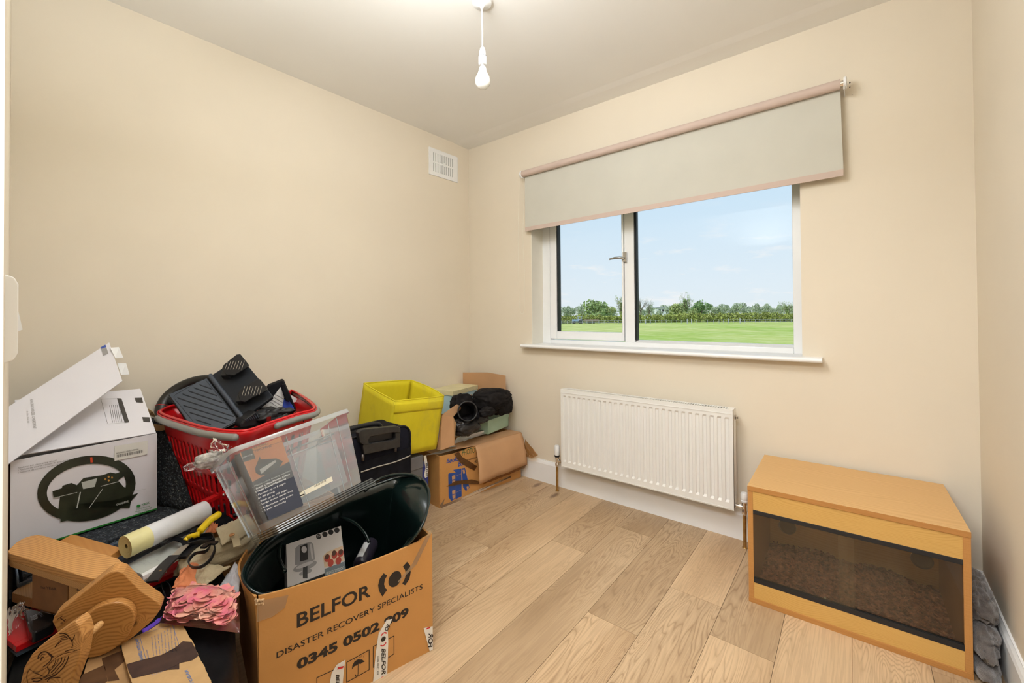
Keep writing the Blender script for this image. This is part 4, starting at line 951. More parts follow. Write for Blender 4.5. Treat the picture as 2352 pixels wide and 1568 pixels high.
# low flap
g0, g1 = wp(.02, .006, hW+.012), wp(WWd-.001, .006, hW+.001)
g2, g3 = at(322, 893, 0, .10), at(225, 893, 0, .10); g3 = g0+(g2-g1)
fl2 = MB().sheet([g0, g1, g2, g3], .003).build('low_flap', M_wp, wb)
Fg = frame3(g1, g0, g2); mb = MB()
trace(mb, Fg, Z1((1052, 610), (1092, 612), (1162, 826), (1122, 830)), .003)
for t_ in ([(1210, 605), (1278, 603), (1288, 650), (1225, 645)], [(1278, 778), (1345, 780), (1352, 825), (1290, 822)]): trace(mb, Fg, Z1(*t_), .0022)
tline(mb, Fg, Z1((1122, 830), (968, 842), (908, 620), (1052, 610)), .0006, .003)
for i in range(6): tline(mb, Fg, Z1((985+i*17, 676-i*2), (1012+i*17, 828-i*1)), .0009, .003)
mb.build('printed_text', mat('dark_print_text', (.05, .045, .04), .5), fl2)
for t_, x in (([(1335, 700), (1372, 722), (1412, 778), (1340, 752)], .12), ([(1378, 838), (1500, 850), (1522, 900), (1405, 895)], .22)):
    MB().sheet([at(*p, 0, x+.02*i % .03) for i, p in enumerate(Z1(*t_))], .0015).build('cardboard_tab', mat('tan_tab', (.62, .42, .20), .7), wb)
# printed wheel
M_wh = mat('olive_black_print', (.022, .026, .014), .3, var=.5, vscale=14)
mb = MB(); cW = (198, 1121)
def ringpx(mb, c, rx0, ry0, rx1, ry1, rot, a0=0, a1=360, n=48, fr=Fw, lift=.0030):
    for i in range(n):
        t0, t1 = math.radians(a0+(a1-a0)*i/n), math.radians(a0+(a1-a0)*(i+1)/n)
        q = [(r[0]*math.cos(t), r[1]*math.sin(t)) for r, t in (((rx0, ry0), t0), ((rx1, ry1), t0), ((rx1, ry1), t1), ((rx0, ry0), t1))]
        trace(mb, fr, [(c[0]+x*math.cos(rot)-y*math.sin(rot), c[1]+x*math.sin(rot)+y*math.cos(rot)) for x, y in q], lift)
ringpx(mb, (198, 1121), 92, 55, 114, 74, -.19)
Zf = zc(3.92, 0, 760)
trace(mb, Fw, Zf((540, 1470), (560, 1390), (640, 1365), (690, 1385), (750, 1320), (920, 1295), (990, 1270), (1070, 1285), (1060, 1340), (1110, 1400), (1160, 1420), (1200, 1415), (1165, 1590), (760, 1590), (520, 1640), (530, 1560)), .0032)
Zg = zc(3.752, 0, 1150)
trace(mb, Fw, Zg((520, 150), (620, 30), (1000, -10), (1190, -70), (1110, 20), (1000, 70), (520, 180)), .0032)
trace(mb, Fw, Zf((470, 1440), (560, 1410), (700, 1400), (700, 1450), (480, 1500)), .0034); trace(mb, Fw, Zf((1000, 1290), (1140, 1250), (1120, 1300), (1060, 1340)), .0034)
mb.build('wheel_picture', M_wh, wb)
mb = MB(); trace(mb, Fw, Zf((730, 1360), (872, 1322), (850, 1400), (745, 1420)), .0038); tline(mb, Fw, Zf((1190, 1442), (1308, 1420)), .0008, .0034)
tline(mb, Fw, Zf((720, 1450), (690, 1590)), .003, .0038); tline(mb, Fw, Zf((920, 1420), (800, 1590)), .002, .0038); tline(mb, Fw, Zf((480, 1500), (690, 1450)), .0018, .0040); tline(mb, Fw, Zf((905, 1395), (1075, 1350)), .0022, .0040)
text_fit(mb, Fw, 'OVERDRIVE', *Zg((1000, 40), (1105, 8), (998, 24)), bold=.02, lift=.004)
mb.build('highlight_print', mat('silver_print', (.48, .50, .46), .4), wb)
mb = MB()
for i, (dx, dy, c) in enumerate(((975, 1310, 0), (1005, 1317, 1), (945, 1332, 2), (975, 1342, 3))): trace(mb, Fw, Zf(*ell((dx, dy), 9, 9)), .0042)
mb.build('button_print', mat('button_print', (.5, .25, .05), .4, var=.6, vscale=80), wb)
mb = MB(); trace(mb, Fw, Zf((808, 1135), (828, 1133), (832, 1180), (812, 1184)), .0042); mb.build('red_mark', mat('orange_red_print', (.65, .07, .02), .4), wb)
mb = MB()
text_fit(mb, Fw, 'Realistic full-size racing wheel', *Zf((160, 1238), (505, 1168), (160, 1224)), lift=.003); text_fit(mb, Fw, '/ Volant de course réaliste de grandeur nature', *Zf((162, 1258), (685, 1150), (162, 1244)), lift=.003)
text_fit(mb, Fw, '/ Volante de carreras de tamaño realista', *Zf((162, 1280), (618, 1184), (162, 1266)), lift=.003); mb.build('printed_text', mat('grey_print_text2', (.22, .20, .20), .5), wb)
M_green = mat('green_print', (.02, .22, .03), .5)
mb = MB(); text_fit(mb, Fw, 'XBOX', *Zg((1218, 42), (1286, 20), (1216, 26)), bold=.02, lift=.003); text_fit(mb, Fw, 'DESIGNED FOR', *Zg((1176, 76), (1288, 48), (1175, 66)), lift=.003)
text_fit(mb, Fw, 'Xbox Series X|S', *Zg((1160, 100), (1305, 62), (1158, 88)), lift=.003); text_fit(mb, Fw, 'Xbox One', *Zg((1182, 110), (1278, 86), (1181, 99)), lift=.003)
trace(mb, Fw, Zg(*ell((1192, 42), 17, 12, -.2)), .003)
gq = [(19, 1276), (361, 1176), (361, 1171), (19, 1271)]
mb.add([wp(.0, -.0010, .0), wp(WWd, -.0010, .0), wp(WWd, -.0010, .0055), wp(0, -.0010, .0055)], [(0, 1, 2, 3)]); mb.build('green_print', M_green, wb)
lbw = MB().sheet([on3(Fw, *p, .003) for p in Zf((1028, 1035), (1328, 985), (1324, 1108), (1028, 1168))], .0004, Fw.n).build('shipping_label', mat('label_paper', (.74, .73, .68), .6), wb)
mb = MB(); text_fit(mb, Fw, 'XBOX RACING WHEEL OVERDRIVE', *Zf((1040, 1108), (1245, 1066), (1038, 1096)), lift=.0038)
for i in range(34): tline(mb, Fw, Zf((1048+i*7.1, 1136-i*1.35), (1047+i*7.1, 1114-i*1.35)), .0004+.0005*((i*7) % 3), .0038)
mb.build('printed_text', M_ink, lbw)

# ---------------------------------------------------------------- under the pile: clear tray with speckled carpet
def spk():
    m, nt, bs = new_mat('speckled_carpet'); v = N(nt, 'ShaderNodeTexVoronoi', Scale=230); nt.links.new(coords(nt), v.inputs['Vector'])
    c = ramp(nt, v.outputs['Color'], [(0, (.008, .010, .014)), (.62, (.022, .028, .036)), (.8, (.07, .085, .10)), (.95, (.22, .22, .20))]); nt.links.new(c, bs.inputs['Base Color'])
    bs.inputs['Roughness'].default_value = .95; bump(nt, bs, v.outputs['Distance'], .8, .003); return m
M_spk = spk()
pA, pB = at(25, 1349, 2, .385), at(272, 1244, 2, .385); pA.y = max(pA.y, -2.305); dirv = (pB-pA).normalized(); pR = pA+dirv*.52
tr_ = thing('storage_tray', 'clear blue tinted storage tray under the white carton at the bottom of the pile', 'storage box', (.3, -2.05, 0))
out = [Vector((.02, -2.305, 0)), Vector((pA.x, pA.y, 0)), Vector((pR.x, pR.y, 0)), Vector((.02, pR.y, 0))]
M_bluec = clear('blue_tint_plastic', (.72, .80, .88), milk=.3, milkcol=(.42, .52, .66), rough=.12)
mb = MB(); vs = [p for p in out]+[p+Vector((0, 0, .385)) for p in out]; mb.add(vs, [(0, 3, 2, 1), (0, 1, 5, 4), (1, 2, 6, 5), (2, 3, 7, 6), (3, 0, 4, 7)]); mb.build('tray_wall', M_bluec, tr_, solid=.003)
mb = MB(); mb.tube([p+Vector((0, 0, .385)) for p in out], .005, 8, closed=True); mb.build('rim', M_bluec, tr_, smooth=True)
cp = thing('carpet_offcut', 'black speckled carpet offcut folded between the white carton and the red basket', 'carpet', (.3, -2.0, .39))
ins = [p.lerp(Vector((.25, -2.05, 0)), .035) for p in out]
mb = MB(); mb.prism([p+Vector((0, 0, .05)) for p in ins], (0, 0, .347)); mb.build('folded_pile', M_spk, cp)
e0, e1, e2, e3 = at(445, 1172, 2, .402), at(364, 955, 0, .17), at(320, 975, 0, .12), wp(WWd+.012, .09, 0.0)
mb = MB(); mb.grid(lambda u, v: lin(lin(e3, e0, u), lin(e2, e1, u), v)+Vector((.012*noise.noise(Vector((u*5, v*5, 2))), 0, .02*math.sin(PI*v))), 22, 22)
mb.build('raised_fold', M_spk, cp, smooth=True, solid=.008)
# cardboard carton carrying the basket
bc2 = thing('cardboard_carton', 'brown carton with half open flaps underneath the red shopping basket', 'box', (.4, -1.55, 0))
x0, x1, y0, y1, hh = .06, .64, -1.80, -1.44, .37
for nm, a, b_ in (('front_side', (x1-.005, y0, 0), (x1, y1, hh)), ('back_side', (x0, y0, 0), (x0+.005, y1, hh)), ('left_side', (x0+.005, y0, 0), (x1-.005, y0+.005, hh)), ('right_side', (x0+.005, y1-.005, 0), (x1-.005, y1, hh)), ('bottom', (x0+.005, y0+.005, .001), (x1-.005, y1-.005, .006)), ('top_flap', (x0+.008, y0+.006, hh+.001), (x1-.16, y1-.006, hh+.006))):
    box_at(nm, a, b_, M_card, bc2)
mb = MB(); mb.sheet([Vector((x1, y0+.01, hh)), Vector((x1, y1-.15, hh)), Vector((x1+.005, y1-.12, hh+.07)), Vector((x1+.005, y0+.03, hh+.075))], .004); mb.build('front_flap', M_card, bc2)

# ---------------------------------------------------------------- red shopping basket
bk = thing('shopping_basket', 'red plastic shopping basket with grey handles, filled with black gaming gear', 'basket', (.43, -1.665, .40))
A1, B1, C1, D1, E1 = at(370, 948, 2, .735), at(482, 984, 2, .735), at(560, 990, 2, .735), at(721, 938, 2, .735), at(655, 893, 2, .735)
E1.x = max(E1.x, .13); F1 = Vector((.085, -1.50, .735)); G1 = Vector((.085, -1.80, .735)); A1.x = max(A1.x, .12)
rimb = smooth_loop([A1, B1.lerp(A1, .45)+Vector((.02, -.005, 0)), B1, C1, C1.lerp(D1, .33), C1.lerp(D1, .7), D1, D1.lerp(E1, .5)+Vector((-.01, .012, 0)), E1+Vector((-.02, 0, 0)), Vector((.15, -1.42, .735)), F1, G1, Vector((.095, -1.87, .735))], 16)
_L = [0]
for i in range(len(rimb)): _L.append(_L[-1]+(rimb[(i+1) % len(rimb)]-rimb[i]).length)
def _res(n):
    o = []; j = 0
    for k in range(n):
        t = _L[-1]*k/n
        while _L[j+1] < t: j += 1
        o.append(rimb[j].lerp(rimb[(j+1) % len(rimb)], (t-_L[j])/(_L[j+1]-_L[j])))
    return o
rimb = _res(336)
nb = len(rimb); cb_ = sum(rimb, Vector())/nb
def bpt(i, t, out=0):  # t 0 rim .. 1 bottom
    p = rimb[i % nb]; q = p-cb_; s = 1-.22*t+out/q.length; return Vector((cb_.x+q.x*s, cb_.y+q.y*s, p.z-.335*t))
mb = MB(); rows = [0, .03, .06, .10, .16, .20]+[.20+.022*k for k in range(1, 34)]; rows = [r for r in rows if r < .97]+[1.0]; K = nb
for r in rows:
    for i in range(K): mb.v.append(tuple(bpt(i, r, .012 if r < .10 else 0)))
for j in range(len(rows)-1):
    t = (rows[j]+rows[j+1])/2
    for i in range(K):
        slot = (.235 < t < .46 or .53 < t < .70 or .77 < t < .92) and (i % 6) in (1, 2, 3) and min((t-a)*(t-b__) for a, b__ in ((.235, .46), (.53, .70), (.77, .92))) < 0
        if not slot: mb.f.append((j*K+i, j*K+(i+1) % K, (j+1)*K+(i+1) % K, (j+1)*K+i))
mb.f.append(tuple((len(rows)-1)*K+i for i in range(K))); mb.mi = [0]*len(mb.f)
mb.build('basket_body', M_red, bk, smooth=True, solid=.003, angle=40)
MB().tube([p+Vector((0, 0, .001)) for p in rimb], .005, 8, closed=True).build('rim', M_red, bk, smooth=True)
M_gh = mat('grey_handle_plastic', (.24, .235, .215), .35, var=.05)
def idx_near(px, py): 
    tgt = at(px, py, 2, .735); return min(range(nb), key=lambda i: (rimb[i]-tgt).length)
i0, i1 = idx_near(368, 950), idx_near(561, 985); i2, i3 = idx_near(632, 968), idx_near(650, 893)
def hand(ia, ib, name='handle'):
    if ib < ia: ib += nb
    pts = [bpt(i, .045, .018)+Vector((0, 0, .0)) for i in range(ia, ib+1)]; n_ = len(pts)
    r = [.011 if 0 < k < n_-1 else .006 for k in range(n_)]
    MB().tube(pts, r, 12, squash=1.1).build(name, M_gh, bk, smooth=True)
hand(i0, i1); hand(i2, i3)
a_ = [at(371, 955, 2, .735), at(374, 935, 0, .22), at(395, 932, 0, .20)]
# racing wheel
rwc = at(466, 930, 0, .15); u1 = (cR*.97+Vector((0, 0, -.10))).normalized(); n1 = (Vector((0, 0, 1))*.60-cF*.80+cR*.05).normalized(); u1 = (u1-n1*u1.dot(n1)).normalized(); v1 = n1.cross(u1)
rw = thing('steering_wheel', 'black gaming steering wheel with a thin red stripe resting in the red basket', 'steering wheel', tuple(rwc))
Rw = .160
ring_pts = [rwc+u1*Rw*math.cos(t)*1.05+v1*Rw*math.sin(t)*.80 for t in [2*PI*i/64 for i in range(64)]]
MB().tube(ring_pts, [.0205+.002*math.cos(4*PI*i/64) for i in range(64)], 16, closed=True).build('rim', mat('leather_black', (.020, .019, .016), .38, bmp=.2, bscale=400), rw, smooth=True)
k = min(range(64), key=lambda i: (ring_pts[i]-at(380, 898, 0, .15)).length)
tdir = (ring_pts[(k+1) % 64]-ring_pts[k-1]).normalized()
MB().tube([ring_pts[k]-tdir*.0012, ring_pts[k]+tdir*.0014], .0238, 18).build('red_stripe', M_red, rw, smooth=True)
mb = MB(); mb.tube([rwc-u1*Rw*.95, rwc-u1*.05, rwc+u1*.05, rwc+u1*Rw*.95], [.012, .02, .02, .012], 10); mb.lathe([(.02, -.03), (.05, -.02), (.05, .015), (.03, .02)], M=Matrix.Translation(rwc) @ n1.to_track_quat('Z', 'Y').to_matrix().to_4x4(), n=20); mb.build('hub', M_blackp, rw, smooth=True, angle=40)
# pedals
Mp = pose((.841, .237, 1.567), (.230, -1.908, .806)); pa, pb, pw, ph = .14, .136, .264, .045
pdl = thing('pedal_unit', 'black gaming pedal base with grey ribbed footrest propped in the red basket', 'pedals', (.230, -1.908, .806))
P_ = lambda x, y, z: Mp @ Vector((x, y, z))
M_slate = mat('slate_plastic', (.048, .060, .082), .5, var=.08)
def hx(x0, y0, z0, x1, y1, z1, name, m, par=pdl, dz0=0, dz1=0, bevel=.002, **k):
    return MB().hexa([P_(x0, y0, z0+dz0), P_(x1, y0, z0+dz1), P_(x1, y1, z0+dz1), P_(x0, y1, z0+dz0), P_(x0, y0, z1+dz0), P_(x1, y0, z1+dz1), P_(x1, y1, z1+dz1), P_(x0, y1, z1+dz0)]).build(name, m, par, bevel=bevel, **k)
hx(0, -pw, -.022, pa, 0, -.002, 'base_housing', M_blackp)
fr_ = hx(.002, -pw+.004, -.002, pa-.004, -.002, .001, 'footrest', M_slate)
Fp = frame3(P_(0, 0, .001), P_(pa, 0, .001), P_(0, -pw, .001)); mb = MB()
ZB = zc(10.4545, 340, 860)
for a, b_ in (((1240, 240), (1515, 335)), ((1105, 315), (1645, 500)), ((970, 390), (1780, 665)), ((835, 465), (1915, 830)), ((710, 555), (2050, 1000)), ((855, 735), (1975, 1090)), ((1000, 905), (1860, 1170)), ((1150, 1080), (1500, 1190))):
    q = [on3(Fp, *p, .0012) for p in ZB(a, b_)]; mb.tube(q, .0016, 6)
    q2 = [on3(Fp, p[0]+1.2, p[1]+1.6, .0004) for p in ZB(a, b_)]; mb.tube(q2, .0012, 6)
loop = [on3(Fp, *p, .0006) for p in ZB((620, 530), (660, 480), (1290, 120), (1380, 130), (2100, 1010), (2110, 1060), (1990, 1160))]
mb.tube(loop, .0007, 5); mb.tube([on3(Fp, *p, .0006) for p in ZB((640, 580), (1090, 1130))], .0007, 5)
mb.build('ribs', mat('dark_rib', (.018, .022, .030), .5), fr_)
hx(pa, -pw, -.020, pa+pb, 0, 0, 'pedal_plate', mat('dark_slate_plastic', (.015, .018, .024), .5, spec=.3), dz0=0, dz1=ph, bevel=.004)
MB().tube([P_(pa+.010, 0, .008), P_(pa+.010, -pw, .008)], .009, 14).build('front_ridge', M_slate, pdl, smooth=True, angle=50)
Fq = frame3(P_(pa, 0, 0), P_(pa+pb, 0, ph), P_(pa, -pw, 0)); mb = MB(); text_fit(mb, Fp, 'HORI', (516, 902), (523, 913), (519, 901), bold=.05, lift=.003); mb.build('logo', M_paper, pdl)
ZP = zc(4.356, 340, 800)
for pts in ([(780, 240), (800, 200), (925, 100), (960, 95), (1045, 200), (1035, 225), (900, 305), (820, 300)], [(940, 490), (960, 445), (1125, 345), (1155, 343), (1232, 435), (1225, 455), (1100, 515), (1010, 570), (960, 560)]):
    q = [on3(Fq, *p, .030) for p in ZP(*pts)]; pe = MB().prism(q, Fq.n*.007).build('pedal', M_blackp, pdl, bevel=.002)
    c = sum(q, Vector())/len(q); mb = MB(); e1 = (q[4]-q[1]).normalized(); f1 = Fq.n.cross(e1).normalized()
    for s in range(-3, 4): mb.tube([c+e1*s*.011-f1*.020+Fq.n*.0076, c+e1*s*.011+f1*.020+Fq.n*.0076], .0006, 5)
    mb.build('grip_line', M_chrome, pe)
    b0 = q[0].lerp(q[-1], .5)-e1*.012; MB().hexa([b0-f1*.016-Fq.n*.028, b0+f1*.016-Fq.n*.028, b0+f1*.016-Fq.n*.028+e1*.03, b0-f1*.016-Fq.n*.028+e1*.03, b0-f1*.014, b0+f1*.014, b0+f1*.014+e1*.03, b0-f1*.014+e1*.03]).build('pedal_arm', M_black, pdl)
# padded pouch
ZQ = zc(9.225, 520, 840)
pg = thing('padded_pouch', 'black, white and blue padded pouch standing at the right end of the red basket', 'pouch', tuple(at(650, 940, 0, .42)))
Y_ = lambda pts, x: [at(*p, 0, x) for p in ZQ(*pts)]
MB().prism(Y_([(700, 720), (860, 440), (1180, 315), (1215, 340), (1480, 960), (1150, 1050), (900, 1150), (650, 1100)], .40), (-.07, .03, 0)).build('body', M_blackc, pg, bevel=.004)
MB().prism(Y_([(740, 880), (920, 740), (1140, 450), (1215, 660), (1150, 1010), (1040, 930), (940, 850), (820, 880)], .41), (.006, 0, 0)).build('white_panel', mat('white_leatherette', (.60, .60, .60), .45, var=.03), pg, bevel=.001)
MB().prism(Y_([(1212, 700), (1330, 750), (1418, 880), (1405, 985), (1155, 1035), (1180, 880)], .412), (.007, 0, 0)).build('blue_panel', mat('blue_leatherette', (.03, .07, .42), .4, var=.05), pg, bevel=.001)
MB().prism(Y_([(1170, 395), (1210, 385), (1380, 720), (1300, 760), (1235, 720), (1190, 560)], .425), (.010, 0, 0)).build('flap', M_blackc, pg, bevel=.003)
mb = MB()
for i in range(5):
    a = [(960+i*45, 690-i*8), (1195, 700)] if 0 else None
for i, (a, b_) in enumerate((((1035, 600), (1200, 690)), ((985, 650), (1190, 770)), ((940, 700), (1170, 840)), ((930, 760), (1160, 920)))): mb.tube(Y_([a, b_], .4175), .0007, 5)
mb.build('stitching', M_grey_ink, pg)
# cables and a small black game controller base in the basket
mb = MB(); K_ = lambda pts, x: spl([at(*p, 0, x) for p in ZQ(*pts)], 8)
mb.tube(K_([(1640, 1180), (1600, 1100), (1480, 1068), (1200, 1075), (1050, 1130), (950, 1230), (960, 1310), (1040, 1330), (1120, 1240), (1200, 1080), (1290, 1010)], .66), .0022, 8)
mb.tube(K_([(1290, 1010), (1200, 1060), (1140, 1200), (1060, 1310), (970, 1360), (965, 1420)], .655), .0022, 8)
cbl = mb.build('cable', M_black, smooth=True, origin=tuple(at(640, 960, 0, .66))); tag(cbl, 'thin black cable looped over the front rim of the red basket', 'cable')
q0, q1 = at(655, 968, 0, .668), at(656, 982, 0, .668); MB().tube([q0, q1], .0055, 12).build('connector', M_blackp, cbl, smooth=True, angle=40)
gb = thing('clamp_base', 'black ribbed wheel clamp base lying in the basket under the pedals', 'clamp', tuple(at(585, 955, 0, .5)))
MB().prism([at(*p, 0, .50) for p in ZQ((300, 1230), (390, 1130), (620, 960), (700, 1020), (760, 1150), (780, 1260), (300, 1330))], (-.08, 0, 0)).build('housing', M_blackp, gb, bevel=.006)
mb = MB()
for i in range(7): mb.tube([at(*p, 0, .503) for p in ZQ((390+i*42, 1130-i*18), (440+i*40, 1170-i*12))], .0015, 5)
mb.build('ribs', M_slate, gb)
lump('cable_bundle', at(625, 955, 0, .47), (.05, .07, .03), M_black, 4, .4, parent=gb)
box_at('clip', tuple(at(614, 965, 0, .53)-Vector((.004, .004, .014))), tuple(at(614, 965, 0, .53)+Vector((.004, .012, .014))), M_chrome, gb)
cg = thing('dark_filler', 'added dark filler in the bottom of the red basket below the gaming gear', 'filler', (.40, -1.66, .42))
lump('filler_body', (.40, -1.655, .535), (.185, .145, .11), M_blackc, 91, .06, parent=cg, p=4)  # added dark lump that makes the basket slots look black
# price tag card at the back of the basket
tag(MB().sheet([at(*p, 0, .22) for p in ZQ((1340, 600), (1575, 735), (1420, 775), (1380, 700))], .001).build('price_card', M_paper, origin=tuple(at(675, 910, 0, .22))), 'small clear card holder clipped inside the right rear rim of the basket', 'card holder')

# ---------------------------------------------------------------- suitcase
sc = thing('suitcase', 'upright black fabric cabin suitcase with a black pull handle', 'suitcase', (.52, -1.21, 0))
X1 = .62; Y0s, Y1s, Hs = -1.41, -1.032, .575
def rr_yz(y0, y1, z0, z1, r, n=8):
    out = []
    for cy, cz, a0 in ((y1-r, z0+r, -90), (y1-r, z1-r, 0), (y0+r, z1-r, 90), (y0+r, z0+r, 180)):
        for i in range(n): a = math.radians(a0+90*i/(n-1)); out.append((cy+r*math.cos(a), cz+r*math.sin(a)))
    return out
pr = rr_yz(Y0s, Y1s, .03, Hs, .055); mb = MB(); k = len(pr)
lay = [(X1-.19, .012), (X1-.18, 0), (X1-.01, 0), (X1, .012)]
for x, ins_ in lay:
    cy, cz = (Y0s+Y1s)/2, (.03+Hs)/2
    for y, z in pr: mb.v.append((x, cy+(y-cy)*(1-ins_*4), cz+(z-cz)*(1-ins_*3)))
for j in range(3):
    for i in range(k): mb.f.append((j*k+i, j*k+(i+1) % k, (j+1)*k+(i+1) % k, (j+1)*k+i))
mb.f += [tuple(range(k)), tuple(range(3*k, 4*k))]; mb.mi = [0]*len(mb.f)
mb.build('shell', mat('black_nylon', (.007, .007, .013), .8, spec=.15, var=.2, vscale=40, bmp=.3, bscale=700), sc, smooth=True, angle=50)
MB().tube([(X1-.004, y, z) for y, z in rr_yz(Y0s, Y1s, .03, Hs, .055)], .0042, 8, closed=True).build('piping', M_blackp, sc, smooth=True)
MB().tube([(X1-.185, y, z) for y, z in rr_yz(Y0s, Y1s, .03, Hs, .055)], .0042, 8, closed=True).build('piping', M_blackp, sc, smooth=True)
Z6 = zc(4.61, 800, 840); X_ = lambda pts, x=X1+.004: [at(*p, 0, x) for p in Z6(*pts)]
MB().tube(spl(X_([(135, 1125), (300, 1070), (500, 1015), (655, 950)])), .0028, 8).build('reflective_trim', mat('grey_braid', (.42, .38, .32), .7), sc, smooth=True)
mb = MB(); mb.sheet(X_([(60, 1050), (650, 860), (655, 1240), (80, 1310)], X1+.001), .003); mb.build('front_pocket', M_blackc, sc)
# telescopic handle
M_hg = mat('grey_black_grip', (.022, .021, .020), .45, var=.3, vscale=50)
pts_o = [(75, 700), (110, 665), (480, 628), (518, 645), (520, 850), (140, 930), (120, 800), (85, 800)]
mb = MB(); o1 = X_(pts_o, X1+.012)
hin = X_([(185, 770), (210, 745), (440, 700), (468, 715), (468, 760), (440, 772), (210, 812)], X1+.030)
mb.prism(X_([(75, 700), (110, 665), (480, 628), (518, 645), (520, 700), (440, 695), (200, 738), (180, 770), (185, 800), (205, 815), (135, 830), (90, 800)], X1+.004), (.026, 0, 0))
mb.prism(X_([(205, 812), (445, 775), (470, 760), (470, 700), (520, 700), (522, 850), (140, 930), (125, 830)], X1+.004), (.022, 0, 0))
mb.build('handle_grip', M_hg, sc, bevel=.003)
box_at('grip_recess', tuple(at(843, 1020, 0, X1+.002)), tuple(Vector((X1+.006, at(900, 1000, 0, X1).y, at(900, 990, 0, X1).z))), M_black, sc)
mb = MB()
for a, b_ in (((155, 935), (152, 1005)), ((497, 860), (497, 905))):
    q = X_([a, b_], X1+.012); mb.tube(q, .007, 10)
mb.build('handle_tube', mat('dull_metal', (.12, .10, .09), .4, metal=.6), sc, smooth=True)
MB().tube(spl([Vector((X1-.07, -1.36, Hs-.01)), Vector((X1-.07, -1.34, Hs+.018)), Vector((X1-.07, -1.24, Hs+.024)), Vector((X1-.07, -1.17, Hs+.016)), Vector((X1-.07, -1.155, Hs-.01))]), .010, 10).build('carry_handle', M_blackp, sc, smooth=True)
mb = MB()
for y in (Y0s+.04, Y1s-.04): mb.lathe([(.005, -.012), (.025, -.010), (.025, .010), (.005, .012)], M=Matrix.Translation((X1-.16, y, .0255)) @ Matrix.Rotation(PI/2, 4, 'X'), n=16)
w1 = mb.build('wheel_pair', M_black, sc)

# ---------------------------------------------------------------- yellow fabric bin
My = pose((-.053, .174, -.069), (.108, -1.023, .425)); ya, yb_, yh = .334, .315, .31
yb = thing('fabric_bin', 'bright yellow fabric storage cube with grubby sides, empty, beside the suitcase', 'storage bin', (.108, -1.023, .425))
def yel():
    m, nt, bs = new_mat('yellow_fabric'); n = N(nt, 'ShaderNodeTexNoise', Scale=7, Detail=5, Roughness=.65); nt.links.new(coords(nt, (1, 1, .6)), n.inputs['Vector'])
    c = ramp(nt, n.outputs[0], [(.28, (.60, .50, .03)), (.45, (.72, .60, .012)), (.7, (.78, .66, .02))]); nt.links.new(c, bs.inputs['Base Color']); bs.inputs['Roughness'].default_value = .8
    n2 = N(nt, 'ShaderNodeTexNoise', Scale=900, Detail=2); nt.links.new(coords(nt), n2.inputs['Vector']); bump(nt, bs, n2.outputs[0], .2); return m
M_yel = yel(); Y3 = lambda x, y, z: My @ Vector((x, y, z))
def ywall(p, q, name, bow):
    p, q = Vector(p), Vector(q); nrm = Vector((q.y-p.y, p.x-q.x, 0)).normalized()
    mb = MB(); mb.grid(lambda u, v: Y3(*(p.lerp(q, u)+nrm*bow*math.sin(PI*u)*v+Vector((0, 0, yh*v)))), 14, 10); return mb.build(name, M_yel, yb, smooth=True, solid=.004)
ywall((0, 0, 0), (ya, 0, 0), 'left_side', .004); ywall((ya, 0, 0), (ya, yb_, 0), 'front_side', .003); ywall((ya, yb_, 0), (0, yb_, 0), 'right_side', .022); ywall((0, yb_, 0), (0, 0, 0), 'back_side', .006)
MB().hexa([Y3(0, 0, 0), Y3(ya, 0, 0), Y3(ya, yb_, 0), Y3(0, yb_, 0), Y3(0, 0, .004), Y3(ya, 0, .004), Y3(ya, yb_, .004), Y3(0, yb_, .004)]).build('bottom', M_yel, yb)
mb = MB(); mb.grid(lambda u, v: Y3(ya+.004+.0025*math.sin(v*PI), yb_*u, yh-.012-.055*v-.006*u), 12, 6); mb.build('folded_band', M_yel, yb, smooth=True, solid=.002)
mb = MB(); rp_ = []
for (p, q, bow) in (((0, 0), (ya, 0), .004), ((ya, 0), (ya, yb_), .003), ((ya, yb_), (0, yb_), .022), ((0, yb_), (0, 0), .006)):
    nrm = Vector((q[1]-p[1], p[0]-q[0])).normalized()
    for i in range(10): t = i/10; rp_.append(Y3(p[0]+(q[0]-p[0])*t+nrm.x*bow*math.sin(PI*t), p[1]+(q[1]-p[1])*t+nrm.y*bow*math.sin(PI*t), yh))
mb.tube(rp_, .0032, 8, closed=True); mb.build('hem', M_yel, yb, smooth=True)
# grey fabric box below it
gbx = thing('fabric_box', 'grey fabric storage box under the yellow bin beside the suitcase', 'storage box', (.30, -.88, 0))
M_gf = mat('grey_fabric', (.16, .155, .16), .85, var=.08, bmp=.2, bscale=700)
gr_ = at(972, 1100, 0, .44); gy1 = gr_.y
box_at('box_body', (.12, -1.02, 0), (.44, gy1-.003, .28), M_gf, gbx, bevel=.004)
box_at('lid', (.116, -1.024, .262), (.444, gy1+.001, .332), M_gf, gbx, bevel=.004)
# blue folder and its printed tape between grey box and books carton
bf = thing('box_file', 'blue box file standing between the grey fabric box and the books carton', 'file', (.40, gy1+.02, 0))
box_at('file_body', (.14, gy1+.006, 0), (.425, gy1+.050, .27), mat('blue_board', (.02, .035, .22), .5), bf, bevel=.001)
Fk = frame3(Vector((.425, gy1+.006, 0)), Vector((.425, gy1+.05, 0)), Vector((.425, gy1+.006, 1)))
mb = MB(); mb.sheet([on3(Fk, *p, .002) for p in Z6((795, 950), (822, 945), (846, 1100), (838, 1170), (812, 1185), (800, 1160), (815, 1080))], .001, Fk.n); ot = mb.build('parcel_tape', M_tape, bf)
mb = MB(); text_fit(mb, Fk, 'BELFOR', *Z6((815, 1030), (822, 1170), (838, 1028)), bold=.02, lift=.0032); mb.build('printed_text', M_ink, ot)

